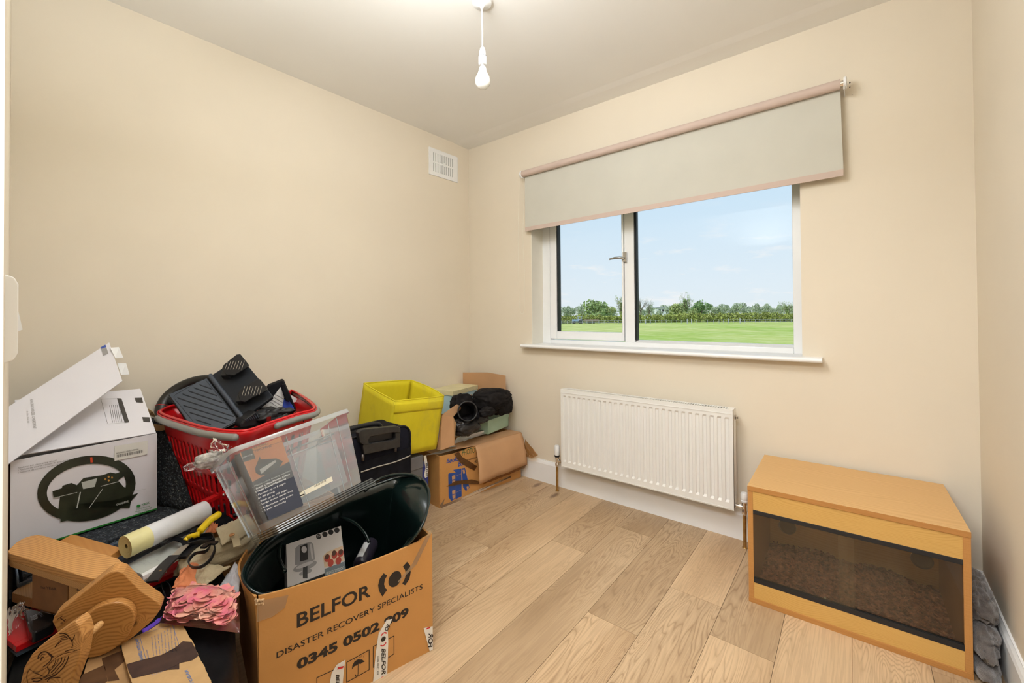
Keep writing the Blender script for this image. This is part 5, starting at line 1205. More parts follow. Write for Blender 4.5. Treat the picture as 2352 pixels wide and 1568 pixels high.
# ---------------------------------------------------------------- books carton in the corner
K0 = Vector((.457, -.704, 0)); kx = Vector((.0958, .9954, 0)); kn = Vector((.9954, -.0958, 0)); KH = .298; KL = .670; KD = .25
kp = lambda s, d, z: K0+kx*s-kn*d+Vector((0, 0, z))
kb = thing('books_carton', 'brown books carton with blue book drawing, flaps open, packed to overflowing in the corner', 'box', tuple(K0))
def kplate(pts, name, m=M_card, th=.005): return MB().sheet(pts, th).build(name, m, kb)
mb = MB(); mb.grid(lambda u, v: kp(u*KL, .0025, v*(KH-.006*math.sin(u*9)**2)), 24, 8); mb.build('front_side', M_card, kb, solid=.005)
kplate([kp(0, .006, 0), kp(0, KD, 0), kp(0, KD, KH), kp(0, .006, KH)], 'left_side'); kplate([kp(KL, .006, 0), kp(KL, KD, 0), kp(KL, KD, KH), kp(KL, .006, KH)], 'right_side')
kplate([kp(0, KD, 0), kp(KL, KD, 0), kp(KL, KD, KH), kp(0, KD, KH)], 'back_side'); kplate([kp(0, .006, .003), kp(KL, .006, .003), kp(KL, KD, .003), kp(0, KD, .003)], 'bottom')
Fm = frame3(kp(0, 0, 0), kp(KL, 0, 0), kp(0, 0, 1)); M_blue = mat('blue_ink', (.02, .07, .32), .6, var=.1)
mb = MB()
text_fit(mb, Fm, 'Books', *Z6((1038, 1032), (1168, 1000), (1046, 985)), bold=.03, lift=.0008); text_fit(mb, Fm, 'box', *Z6((1162, 1065), (1232, 1045), (1170, 1015)), bold=.03, lift=.0008)
for q in ([(1058, 1145), (1070, 1135), (1138, 1130), (1138, 1400), (1090, 1432), (1062, 1390)], [(1110, 1100), (1195, 1085), (1200, 1380), (1140, 1408), (1138, 1130)], [(1198, 1085), (1235, 1078), (1282, 1290), (1245, 1325), (1215, 1285)]): trace(mb, Fm, Z6(*q), .0008)
mb.build('book_drawing', M_blue, kb)
mb = MB()
for q in ([(1095, 1165), (1130, 1155), (1130, 1195), (1098, 1205)], [(1098, 1215), (1130, 1205), (1132, 1250), (1100, 1260)], [(1098, 1320), (1132, 1310), (1132, 1350), (1100, 1360)], [(1100, 1370), (1132, 1355), (1132, 1395), (1105, 1408)], [(1208, 1100), (1228, 1095), (1236, 1135), (1216, 1140)], [(1250, 1280), (1270, 1270), (1275, 1290), (1256, 1310)]): trace(mb, Fm, Z6(*q), .0014)
tline(mb, Fm, Z6((1142, 1165), (1195, 1140)), .0015, .0014); tline(mb, Fm, Z6((1142, 1338), (1198, 1310)), .0015, .0014); mb.build('drawing_detail', M_card2, kb)
mb = MB(); text_fit(mb, Fm, 'maximum', *Z6((1258, 1005), (1375, 970), (1258, 982)), bold=.01, lift=.0008); text_fit(mb, Fm, '40 kg', *Z6((1335, 1030), (1400, 1010), (1336, 1000)), bold=.01, lift=.0008); mb.build('printed_text', M_ink, kb)
mb = MB(); text_fit(mb, Fm, 'PHOTO', *Z6((1205, 950), (1340, 918), (1205, 890)), bold=.004, lift=.0008); mb.build('handwriting', mat('green_marker', (.03, .10, .03), .6), kb)
M_btape = clear('brown_tape', (.62, .40, .20), milk=.35, milkcol=(.35, .18, .06), rough=.12, wrinkle=.5, wscale=60)
for q, h in (([(1115, 930), (1165, 905), (1200, 960), (1360, 1060), (1330, 1105), (1260, 1070), (1180, 1020)], .004), ([(1030, 1275), (1130, 1215), (1300, 1200), (1400, 1225), (1380, 1250), (1200, 1248)], .006), ([(965, 1480), (1020, 1400), (1000, 1470), (1230, 1380), (1390, 1300), (1720, 1180), (1720, 1160), (1390, 1340), (1240, 1400), (985, 1505)], .002)):
    mb = MB(); mb.sheet([on3(Fm, *p, h) for p in Z6(*q)], .0006, Fm.n); mb.build('brown_tape', M_btape, kb)
# hanging front flap
o6 = .055; Fh = frame3(kp(0, -o6, 0), kp(KL, -o6, 0), kp(0, -o6, 1)); a0, b0 = on(Fh, *Z6((1385, 1250))[0]); a1, b1 = on(Fh, *Z6((1942, 1022))[0]); a1 = min(a1, KL)
c0 = kp(.262, -.004, KH+.004); c1 = kp(.674, -.004, KH+.004); c2 = kp(a1, -o6, max(.04, b1)); c3 = kp(a0, -o6, b0)
mb = MB(); mb.grid(lambda u, v: lin(lin(c0, c1, u), lin(c3, c2, u), v)+kn*(.014*math.sin(PI*v)+.004*math.sin(u*14)*v), 16, 8); mb.build('front_flap', M_card2, kb, smooth=True, solid=.005)
mb = MB(); patch(mb, c3.lerp(c2, .1), c2, c2+Vector((-.02, 0, -.03)), c3.lerp(c2, .1)+Vector((-.01, 0, -.02)), fold=.008, sd=4, up=tuple(kn)); mb.build('brown_tape', M_btape, kb)
mb = MB(); patch(mb, at(1206, 1008, 1, -.045), at(1236, 1045, 1, -.045), at(1222, 1052, 1, -.05), at(1202, 1046, 1, -.05), fold=.004, sd=7, n=8); mb.build('torn_tape', M_btape, kb)
kplate([at(1015, 953, 1, -.70), at(1041, 957, 1, -.62), at(1043, 1022, 1, -.62), at(1011, 1034, 1, -.71), at(1004, 1032, 1, -.71)], 'left_flap', M_card2)
kplate([at(1041, 957, 1, -.615), at(1047, 970, 1, -.60), at(1044, 1022, 1, -.60), at(1020, 1016, 1, -.66)], 'inner_flap', M_cardin, .004)
kplate([at(1017, 951, 1, -.69), at(1083, 905, 1, -.30), at(1083, 914, 1, -.30), at(1040, 957, 1, -.60), at(1040, 990, 1, -.62), at(1019, 1000, 1, -.68)], 'side_flap', M_card2, .004)
kplate([at(1061, 855, 1, -.075), at(1120, 855, 1, -.073), at(1161, 862, 1, -.075), at(1161, 930, 1, -.075), at(1062, 930, 1, -.075)], 'back_flap', M_card2)
mb = MB(); mb.sheet([kp(a, d, KH+.006) for a, d in ((.262, -.004), (.672, -.004), (.664, .10), (.45, .115), (.20, .125), (.085, .085), (.13, .03))], .004, (0, 0, 1)); mb.build('flap_top', M_card2, kb)
# packed inside up to the brim: layers of books keep the top things up
def slab(name, label, cat, pts, h, m, group=None, par=None):
    pts = [Vector(p) for p in pts]; mb = MB().prism([p-Vector((0, 0, h)) for p in pts], (0, 0, h)); o = mb.build(name, m, par, origin=None if par else tuple(pts[0]), bevel=.0008)
    if not par: tag(o, label, cat, group)
    return o
fill = thing('photo_album', 'brown album at the left brim of the books carton', 'album', tuple(kp(.05, .05, .008)))
MB().prism([kp(.015, .015, .008), kp(KL-.015, .015, .008), kp(KL-.015, KD-.015, .008), kp(.015, KD-.015, .008)], (0, 0, .262)).build('cover', M_cardin, fill)
# books and papers on the brim
def bookpx(pts, z, h, name, label, m=M_paper, cov=None, cat='book'):
    q = [at(*p, 2, z) for p in Z6(*pts)]; t = thing(name, label, cat, tuple(q[0]-Vector((0, 0, h))))
    MB().prism([p-Vector((0, 0, h)) for p in q], (0, 0, h*.88)).build('pages', m, t)
    MB().prism([p-Vector((0, 0, h*.12)) for p in q], (0, 0, h*.12)).build('cover', cov or m, t); return t
M_cov = mat('dark_patterned_cover', (.03, .03, .035), .3, var=.9, vscale=60)
bookpx([(1120, 805), (1490, 690), (1420, 660), (1150, 760)], .318, .012, 'book', 'thin white book lowest in the small stack at the carton rim')
bookpx([(1190, 770), (1490, 680), (1440, 640), (1200, 725)], .332, .012, 'book', 'white book in the middle of the small stack at the carton rim')
bookpx([(1250, 735), (1490, 668), (1390, 620), (1290, 625)], .346, .012, 'book', 'topmost book with a dark patterned cover at the carton rim', cov=M_cov)
tag(MB().sheet([at(*p, 2, .322) for p in Z6((1180, 745), (1225, 800), (1300, 760), (1240, 720))], .001).build('paper_sheet', M_paper, origin=tuple(at(1060, 1008, 2, .322))), 'loose corner of white paper sticking out under the books', 'paper')
ppr = thing('paper_pile', 'loose white papers sticking out below the left carton flap', 'papers', tuple(at(1018, 1030, 2, .308)))
for i, q in enumerate(([(820, 945), (980, 900), (1155, 860), (1150, 880), (985, 925)], [(985, 890), (1080, 850), (1085, 830), (1000, 850)], [(1000, 870), (1150, 850), (1100, 835), (1010, 850)])):
    MB().sheet([at(*p, 2, .304+.003*i) for p in Z6(*q)], .0015).build('sheet', M_paper if i else mat('grey_paper', (.42, .38, .36), .7), ppr)
# blue keepsake box with cream patterned lid
gbx2 = thing('keepsake_box', 'pale blue keepsake box with a cream flowered lid on top of the books carton', 'box', (.22, -.36, .45))
c0_, cr_, cl_2 = at(1041, 899, 2, .60), at(1098, 884, 2, .60), at(1012, 893, 2, .60)
ex_ = (cr_-c0_); ey_ = Vector((-ex_.y, ex_.x, 0)).normalized()*.19
pb_ = [c0_, cr_, cr_+ey_, c0_+ey_]
MB().prism([p.lerp(sum(pb_, Vector())/4, .03)-Vector((0, 0, .16)) for p in pb_], (0, 0, .155)).build('box_body', mat('pale_blue_card', (.42, .60, .66), .6), gbx2)
ld = MB().prism([p-Vector((0, 0, .030)) for p in pb_], (0, 0, .031)).build('lid', mat('cream_card', (.70, .63, .38), .6), gbx2, bevel=.001)
Fg2 = frame3(c0_-Vector((0, 0, .03)), cr_-Vector((0, 0, .03)), c0_); mb = MB(); ln = ex_.length
for i in range(9):
    for j in range(2):
        ring_to(mb, Fg2, ln*(i+.35+.5*(j % 2))/9, .008+.013*j, 0, .0022, n=6)
mb.build('flower_print', mat('lilac_print', (.36, .36, .52), .6), ld)
Fg3 = frame3(c0_-Vector((0, 0, .16)), cr_-Vector((0, 0, .16)), c0_-Vector((0, 0, .03))); mb = MB()
for s in (.08, .30): line_to(mb, Fg3, [(ln*s, .128), (ln*s+.006, 0)], .008, .002)
mb.build('ribbon_print', mat('cream_stripe', (.72, .62, .42), .6), gbx2)
# mint box
mbx = thing('shoe_box', 'pale mint green lidded box under the black garment on the books carton', 'box', (.47, -.25, .33))
m0, m1 = at(1121, 966, 2, .415), at(1169, 948, 2, .415); ex2 = m1-m0; ey2 = Vector((-ex2.y, ex2.x, 0)).normalized()*.15
pm = [m0, m1, m1+ey2, m0+ey2]; M_mint = mat('mint_card', (.42, .60, .47), .6)
MB().prism([p.lerp(sum(pm, Vector())/4, .03)-Vector((0, 0, .09)) for p in pm], (0, 0, .085)).build('box_body', M_mint, mbx)
MB().prism([p-Vector((0, 0, .028)) for p in pm], (0, 0, .028)).build('lid', M_mint, mbx, bevel=.001)
# black garment and bag
M_dk = mat('black_garment', (.012, .010, .010), .8, spec=.2, var=.4, vscale=40, bmp=.5, bscale=90)
g1 = thing('jacket', 'bunched up black jacket lying on top of the mint green box', 'jacket', tuple(at(1135, 925, 0, .44)))
lump('bunched_cloth', at(1130, 918, 0, .42), (.10, .13, .075), M_dk, 21, .16, parent=g1, fold=.16, fdir=(.4, .3, 1), fr=2.2)
lump('bunched_cloth', at(1152, 926, 0, .46), (.06, .07, .075), M_dk, 25, .18, parent=g1, fold=.12)
lump('sleeve', at(1118, 946, 0, .52), (.035, .055, .028), M_dk, 23, .2, parent=g1, fold=.08)
hb_ = thing('handbag', 'soft black leather bag in the carton below the black jacket', 'bag', tuple(at(1070, 978, 0, .48)))
M_lea = mat('black_leather', (.014, .013, .014), .35, var=.2, bmp=.3, bscale=60)
lump('bag_body', at(1070, 978, 0, .45), (.06, .10, .05), M_lea, 31, .22, parent=hb_, fold=.1, fdir=(1, .3, .3))
lump('bag_body', at(1092, 962, 0, .42), (.05, .10, .035), M_lea, 33, .22, parent=hb_, fold=.1)
lump('bag_body', at(1060, 935, 0, .36), (.05, .08, .08), M_dk, 35, .22, parent=hb_)
bt = thing('boot', 'black wellington boot with its open top facing the room in the books carton', 'boot', tuple(at(1072, 946, 0, .50)))
ax2 = (cF*-1+cR*.25+Vector((0, 0, .35))).normalized(); Mb = Matrix.Translation(at(1074, 944, 0, .50)) @ ax2.to_track_quat('Z', 'Y').to_matrix().to_4x4()
MB().lathe([(.050, -.18), (.052, -.10), (.057, 0), (.060, .002), (.057, .004), (.053, 0), (.048, -.10), (.040, -.17)], M=Mb, n=28, cap=False).build('shaft', M_lea, bt, smooth=True)
MB().lathe([(.0595, -.004), (.0615, 0), (.0595, .004), (.056, 0), (.0595, -.004)], M=Mb, n=28, cap=False).build('top_band', M_blackp, bt, smooth=True)
MB().lathe([(.001, -.17), (.045, -.17)], M=Mb, n=24, cap=False).build('insole', M_black, bt)

# ---------------------------------------------------------------- bottom left heap
M_sack = mat('black_sack', (.003, .003, .004), .45, spec=.2, var=.4, vscale=20, bmp=.5, bscale=25)
bs_ = thing('black_sack', 'black plastic sack filling the gap between the torn carton and the removal box', 'sack', (1.0, -2.1, 0))
sp_ = [(.66, -2.308), (1.44, -2.318), (1.36, -2.09), (1.245, -2.0), (1.10, -1.945), (.66, -1.875), (.635, -2.1)]
loop = smooth_loop([Vector((x, y, 0)) for x, y in sp_], 6); cl0 = sum(loop, Vector())/len(loop); mb = MB(); nl = len(loop)
for j, (s, z) in enumerate(((.97, 0), (1, .05), (1, .15), (.99, .25), (.96, .295), (.85, .312), (.5, .316), (.05, .316))):
    for p in loop:
        q = cl0+(p-cl0)*s; n_ = noise.noise(Vector((p.x*9, p.y*9, z*14)))
        mb.v.append((q.x-.006*abs(n_), q.y-.006*abs(n_), z+(.004*n_ if z > .2 else 0)))
for j in range(7):
    for i in range(nl): mb.f.append((j*nl+i, j*nl+(i+1) % nl, (j+1)*nl+(i+1) % nl, (j+1)*nl+i))
mb.f.append(tuple(7*nl+i for i in range(nl))); mb.mi = [0]*len(mb.f); mb.build('sack_body', M_sack, bs_, smooth=True)

M_pine = wood('pine', (.70, .37, .12), (.46, .18, .035), 165, .8, rot=(0, 0, math.radians(-24)), soft=.6, wob=(3, 9))
M_pine2 = wood('pine_board', (.62, .31, .095), (.40, .165, .04), 150, 2.0, rot=(0, 0, math.radians(-68)), knots=7, soft=.6, wob=(3, 8))
M_pine3 = wood('pine_pale_edge', (.66, .37, .14), (.54, .27, .09), 220, .6, soft=.6)
M_ply = mat('plywood', (.33, .155, .06), .6, var=.12, vscale=30); M_burn = mat('burnt_line', (.075, .026, .010), .7, var=.3)
ZW = zc(7.84, 0, 1200); ZV = zc(7.84, 0, 1380)
ws = thing('wooden_stand', 'I shaped pine stand with rounded boards and handwriting, left of the carved plaques', 'wooden stand', tuple(at(120, 1340, 2, .36)))
ov = [(150, 500), (215, 430), (300, 350), (420, 280), (560, 235), (680, 220), (800, 235), (2120, 640), (2180, 690), (2190, 750), (1880, 985), (1790, 1005), (1650, 1005), (1500, 965), (200, 560), (150, 530)]
top = [at(*p, 2, .50) for p in ZW(*ov)]; ctr = sum(top, Vector())/len(top)
MB().prism([p-Vector((0, 0, .018)) for p in top], (0, 0, .018)).build('top_board', M_pine, ws, bevel=.001)
t2_ = [p.lerp(ctr, .012) for p in top]; MB().prism([p-Vector((0, 0, .0345)) for p in t2_], (0, 0, .0163)).build('under_board', M_pine3, ws, bevel=.001)
zt = .4655; zb_ = .378
def blk(p1, p2, depth, name, m):
    a, b_ = at(*p1, 2, zt), at(*p2, 2, zt); n_ = Vector((-(b_-a).y, (b_-a).x, 0)).normalized()*depth
    MB().prism([Vector((q.x, q.y, zb_)) for q in (a, b_, b_+n_, a+n_)], (0, 0, zt-zb_)).build(name, m, ws, bevel=.0006); return a, b_
a, b_ = blk((74, 1314), (155, 1334), .05, 'middle_block', M_ply)
a2, b2 = blk((158, 1336), (215, 1352), .045, 'side_block', M_pine3)
Fy = frame3(Vector((a.x, a.y, zb_)), Vector((b_.x, b_.y, zb_)), Vector((a.x, a.y, zt))); mb = MB()
text_fit(mb, Fy, '1st YEAR', *ZW((750, 1180), (1025, 1215), (745, 1130)), lift=.001)
Fz = frame3(Vector((a2.x, a2.y, zb_)), Vector((b2.x, b2.y, zb_)), Vector((a2.x, a2.y, zt))); tline(mb, Fz, ZW((1450, 1290), (1475, 1240), (1390, 1210), (1430, 1140), (1480, 1250)), .0012, .001); text_fit(mb, Fz, 'AZ', *ZW((1500, 1210), (1560, 1225), (1500, 1165)), bold=.02, lift=.001)
base = [at(*p, 2, .377) for p in ZW((215, 1262), (380, 1120), (570, 1005), (1700, 1350), (1560, 1620), (1100, 1520))]
MB().prism([p-Vector((0, 0, .024)) for p in base], (0, 0, .024)).build('base_board', M_pine3, ws, bevel=.001)
Fx = frame3(base[0]-Vector((0, 0, .024)), base[5]-Vector((0, 0, .024)), base[0]); text_fit(mb, Fx, 'to gtc wood corner', *ZV((590, 90), (1020, 190), (590, 50)), bold=.03, lift=.001); mb.build('handwriting', M_ink, ws)
ob = [at(*p, 2, .448) for p in ZW((900, 420), (1290, 212), (1380, 225), (2190, 455), (2000, 592), (1500, 600))]
tag(MB().prism([p-Vector((0, 0, .02)) for p in ob], (0, 0, .02)).build('wooden_board', wood('orange_board', (.62, .29, .08), (.54, .23, .055), 60, .8, fine=.6), origin=tuple(ob[1]), bevel=.001), 'flat orange wooden board behind the pine stand, against the white carton', 'board')
tag(MB().prism([at(*p, 2, .427) for p in ZW((1450, 420), (2000, 470), (1900, 560), (1450, 560))], (0, 0, -.03)).build('wooden_block', M_ply, origin=tuple(at(210, 1265, 2, .42))), 'small wooden block propping up the orange board', 'block')
# paddle with raised oval
Pq = [at(125, 1430, 2, .435), at(369, 1392, 2, .415), at(265, 1313, 2, .530)]
Fd = frame3(Pq[0], Pq[1], Pq[2])
pdp = thing('carved_plaque', 'rounded square pine plaque with a raised oval on its face, knots on the top edge', 'plaque', tuple(Pq[0]))
outl = [(120, 1428), (123, 1418), (130, 1410), (144, 1399), (242, 1321), (254, 1314), (268, 1311), (283, 1316), (323, 1357), (362, 1383), (369, 1392), (367, 1402), (350, 1425), (307, 1462), (279, 1482), (240, 1492), (190, 1478), (145, 1462), (132, 1452)]
fp = [on3(Fd, *p) for p in outl]; MB().prism(fp, -Fd.n*.030).build('board', M_pine2, pdp, bevel=.002)
eo = ell((243, 1432), 82, 50, -.62, 40); ep = [on3(Fd, *p, .018) for p in eo]; MB().prism(ep, -Fd.n*.0175).build('raised_oval', M_pine2, pdp, bevel=.003)
mb = MB(); tline(mb, Fd, ZV((1040, 320), (1130, 262)), .0016, .001); tline(mb, Fd, ZV((1080, 290), (1165, 355), (1185, 320)), .0016, .001); text_fit(mb, Fd, '40', *ZV((1095, 415), (1140, 400), (1085, 385)), bold=.03, lift=.001); mb.build('burnt_mark', M_burn, pdp)
# eagle plaque
Pz = [at(54, 1533, 2, .435), at(165, 1560, 2, .405), at(172, 1427, 2, .520)]; Fe = frame3(*Pz)
epq = thing('eagle_plaque', 'oval pine plaque with a burnt eagle drawing, nearest the lens at bottom left', 'plaque', tuple(Pz[0]))
oe = [(44, 1580), (46, 1568), (54, 1533), (71, 1504), (89, 1486), (135, 1451), (160, 1434), (172, 1427), (182, 1437), (189, 1463), (185, 1490), (181, 1515), (170, 1545), (157, 1580), (140, 1640), (112, 1700), (75, 1715), (48, 1690), (40, 1630)]
fe = [on3(Fe, *p) for p in oe]; MB().prism(fe, -Fe.n*.028).build('board', M_pine2, epq, bevel=.003)
pg_ = [at(200, 1460, 2, .475), at(233, 1430, 2, .478)]; MB().tube([pg_[0], pg_[0].lerp(pg_[1], .9), pg_[1]], [.0062, .0062, .005], 14).build('peg', M_pine3, epq, smooth=True, angle=40)
mb = MB(); rE = random.Random(9)
strokes = [[(1080, 580), (1150, 580), (1210, 600), (1250, 650), (1290, 700), (1310, 780), (1300, 830)], [(1070, 640), (1150, 620), (1210, 650)], [(1060, 720), (1120, 690), (1220, 680)], [(1000, 820), (1050, 760), (1110, 720)], [(1090, 670), (1180, 650), (1230, 670)], [(1260, 670), (1310, 700), (1340, 640), (1350, 600)],
    [(690, 1030), (700, 980), (740, 930), (800, 905), (860, 920), (920, 960), (960, 1000)], [(720, 1010), (760, 960), (820, 950)], [(740, 1060), (760, 1010), (800, 1000)], [(880, 950), (930, 1000), (920, 1060), (860, 1120), (780, 1180)], [(540, 1220), (600, 1260), (680, 1270), (760, 1240), (840, 1190), (940, 1080), (1040, 1000), (1160, 940), (1300, 910), (1450, 860)],
    [(1180, 900), (1280, 870), (1350, 880)], [(1240, 990), (1210, 1080), (1150, 1180), (1080, 1260), (980, 1340), (860, 1380)], [(1180, 1000), (1150, 1090), (1080, 1180), (980, 1290), (860, 1350), (740, 1390)], [(1120, 1010), (1100, 1090), (1020, 1180), (930, 1280)], [(1060, 1030), (1040, 1090), (980, 1170), (900, 1250)], [(1010, 1050), (990, 1120), (940, 1190)],
    [(540, 1220), (500, 1290), (490, 1380), (510, 1470)], [(600, 1280), (700, 1310), (800, 1350), (870, 1310), (890, 1240), (850, 1180)], [(580, 1400), (680, 1380), (760, 1400), (680, 1440), (600, 1440)], [(1090, 1370), (1000, 1370), (900, 1390), (860, 1440)], [(1000, 1320), (940, 1350), (820, 1410)]]
for s in strokes:
    q = [(v.x, v.y) for v in spl([Vector((*on(Fe, *p), 0)) for p in ZV(*s)], 6)]; line_to(mb, Fe, q, rE.uniform(.0009, .0022), .0007)
mb.build('eagle_drawing', M_burn, epq)
# bin liner roll
ra, rb_ = at(287, 1256, 2, .462), at(472, 1172, 2, .470); rd_ = (rb_-ra).normalized()
ry = thing('bin_liner_roll', 'roll of white bin liners with a yellow end lying on the heap', 'roll', tuple(ra))
Mr = Matrix.Translation(ra) @ rd_.to_track_quat('Z', 'Y').to_matrix().to_4x4(); Lr = (rb_-ra).length
M_liner = mat('white_polythene', (.74, .75, .77), .25, var=.03, bmp=.6, bscale=45); M_liny = mat('pale_yellow_polythene', (.78, .72, .36), .3, var=.08, bmp=.5, bscale=45)
def rollr(z, a): return .0315+.0010*noise.noise(Vector((math.cos(a)*2, math.sin(a)*2, z*40)))
def cyl(z0, z1, n1=40):
    mb = MB(); mb.grid(lambda u, v: Mr @ Vector((rollr(z0+(z1-z0)*v, 2*PI*u)*math.cos(2*PI*u), rollr(z0+(z1-z0)*v, 2*PI*u)*math.sin(2*PI*u), z0+(z1-z0)*v)), 40, n1, closeu=True); return mb
cyl(.055, Lr).build('white_liner', M_liner, ry, smooth=True)
cyl(0, .0555, 14).build('yellow_liner', M_liny, ry, smooth=True)
mb = MB()
for e_, zz in ((0, 0), (1, Lr)):
    mb = MB()
    for r0, r1, dz in ((.0315, .026, .000), (.026, .0255, .004), (.0255, .018, .001), (.018, .0175, .006), (.0175, .006, .002), (.006, .0005, .014)):
        sgn = 1 if e_ == 0 else -1; mb.lathe([(r0, zz+sgn*dz), (r1, zz+sgn*(dz+.0012))], M=Mr, n=28, cap=False)
    mb.build('roll_end', M_liny, ry)
# paper trimmer
ZT = zc(6.532, 260, 1120)
pt = thing('paper_trimmer', 'pale grey paper trimmer with printed rulings under the bin liner roll', 'paper trimmer', tuple(at(360, 1290, 2, .39)))
q = [at(*p, 2, .408) for p in ZT((150, 1185), (700, 890), (1400, 560), (1500, 640), (980, 1040), (440, 1300))]
MB().prism([p-Vector((0, 0, .010)) for p in q], (0, 0, .010)).build('bed', mat('grey_board', (.52, .54, .50), .35, var=.02), pt, bevel=.001)
Ft = frame3(q[0], q[1], q[5]); mb = MB()
for i in range(14): tline(mb, Ft, ZT((250+i*48, 1170-i*25), (420+i*42, 1262-i*28)) if i % 4 == 0 else ZT((300+i*45, 1150-i*23), (360+i*44, 1182-i*24)), .0004, .0006)
for s, p in (('31', (445, 1140)), ('32', (640, 1080)), ('33', (845, 990))): text_fit(mb, Ft, s, *ZT(p, (p[0]+32, p[1]+28), (p[0]+14, p[1]-12)), lift=.0006)
mb.build('rulings', M_grey_ink, pt)
q = [at(*p, 2, .412) for p in ZT((420, 1290), (760, 1110), (990, 985), (1000, 1010), (800, 1140), (445, 1325))]
MB().prism([p-Vector((0, 0, .012)) for p in q], (0, 0, .012)).build('white_rail', M_plastic_w, pt, bevel=.001)
def strip(name, pts, z, w, m, par, t=.004, tw=None):
    """flat bar along photo points at a height, width w"""
    P = [at(*p, 2, zz) for p, zz in zip(pts, z if hasattr(z, '__len__') else [z]*len(pts))]; P = spl(P, 5) if len(P) > 2 else P; mb = MB(); n_ = len(P)
    for i, p in enumerate(P):
        d = (P[min(i+1, n_-1)]-P[max(i-1, 0)]).normalized(); s = d.cross(Vector((0, 0, 1))).normalized() if not tw else Vector(tw)
        ww = w[min(i*len(w)//n_, len(w)-1)] if hasattr(w, '__len__') else w; u_ = d.cross(s).normalized()*t/2
        for a, b__ in ((-1, -1), (1, -1), (1, 1), (-1, 1)): mb.v.append(tuple(p+s*ww/2*a+u_*b__))
    for i in range(n_-1):
        for j in range(4): mb.f.append((i*4+j, i*4+(j+1) % 4, i*4+4+(j+1) % 4, i*4+4+j))
    mb.f += [(0, 1, 2, 3), tuple((n_-1)*4+k for k in range(4))]; mb.mi = [0]*len(mb.f)
    return mb.build(name, m, par, bevel=.0008 if t > .003 else 0)
strip('cutter_arm', ZT((130, 1130), (420, 990), (700, 860), (850, 740)), .422, .016, M_blackp, pt, .008)
# black strap with buckle
bsx = thing('strap', 'black webbing strap with a side release buckle beside the bin liner roll', 'strap', tuple(at(395, 1235, 2, .44)))
strip('webbing', ZT((860, 735), (1000, 690), (1180, 650), (1290, 625)), .436, .009, M_blackc, bsx, .003)
strip('webbing', ZT((880, 760), (960, 770), (1060, 800), (1090, 850)), .434, .016, M_blackc, bsx, .003)
strip('buckle', ZT((740, 850), (860, 735), (925, 700)), .440, .013, M_blackp, bsx, .007)
strip('strap_knot', ZT((1190, 680), (1240, 630), (1300, 660)), .444, .016, M_blackp, bsx, .008)
# yellow handled saw
yh_ = thing('pruning_saw', 'small saw with a yellow grip and steel blade in a black sheath', 'saw', tuple(at(440, 1240, 2, .43)))
M_yp = mat('yellow_plastic', (.85, .60, .005), .35)
MB().tube(spl([at(*p, 2, z) for p, z in zip(ZT((1300, 650), (1380, 560), (1470, 470), (1545, 425), (1575, 400)), (.455, .462, .470, .474, .474))]), [.0105]*33, 14).build('grip', M_yp, yh_, smooth=True)
MB().tube(spl([at(*p, 2, z) for p, z in zip(ZT((1085, 795), (1130, 745), (1200, 720), (1290, 690)), (.432, .438, .445, .45))]), [.008]*25, 12).build('guard', M_yp, yh_, smooth=True)
strip('blade', ZT((930, 1010), (1110, 840)), (.428, .434), .019, mat('saw_steel', (.50, .47, .42), .3, metal=.9), yh_, .0012)
strip('sheath', ZT((580, 1410), (760, 1180), (930, 1020)), (.418, .426, .43), .030, M_blackp, yh_, .006)
strip('sheath_back', ZT((1030, 1050), (1180, 900), (1380, 760)), (.415, .42, .425), .022, M_blackp, yh_, .008)
ring_to(mb := MB(), Frame(at(368, 1313, 2, .426)+Vector((0, 0, .004)), (1, 0, 0), (0, 1, 0)), 0, 0, 0, .0034, lift=0); mb.build('rivet', M_brass, yh_)
# black velcro hoops
hp_ = thing('cuff_strap', 'black looped cuff strap standing on the beige cloth', 'strap', tuple(at(463, 1275, 2, .42)))
def hoop(name, pts, z, w, par, t=.003):
    P = smooth_loop([at(*p, 2, zz) for p, zz in zip(pts, z)], 4); mb = MB(); n_ = len(P); c = sum(P, Vector())/n_
    up = (cU*.55+Vector((0, 0, .3))-cF*.35).normalized()
    for p in P:
        for a, r in ((-1, 0), (1, 0), (1, 1), (-1, 1)): mb.v.append(tuple(p+up*w/2*a+(c-p).normalized()*t*r))
    for i in range(n_):
        for j in range(4): mb.f.append((i*4+j, i*4+(j+1) % 4, ((i+1) % n_)*4+(j+1) % 4, ((i+1) % n_)*4+j))
    mb.mi = [0]*len(mb.f); return mb.build(name, M_blackp, par, smooth=True, angle=50)
hoop('large_loop', ZT((1120, 1130), (1190, 1200), (1330, 1185), (1460, 1080), (1530, 940), (1520, 840), (1470, 830), (1440, 900), (1380, 950), (1230, 980), (1150, 1050)), [.412, .408, .408, .412, .42, .43, .432, .432, .43, .426, .42], .010, hp_)
hoop('upper_loop', ZT((1120, 830), (1180, 770), (1300, 720), (1470, 690), (1520, 740), (1480, 800), (1300, 810), (1160, 850)), [.434, .438, .44, .442, .44, .436, .434, .432], .014, hp_)
strip('cuff_tab', ZT((1340, 900), (1450, 830), (1550, 830)), .436, .016, M_blackp, hp_, .006)
lump('dark_pad', at(*ZT((1300, 790))[0], 2, .425), (.018, .035, .010), M_blackc, 44, .1, parent=hp_)
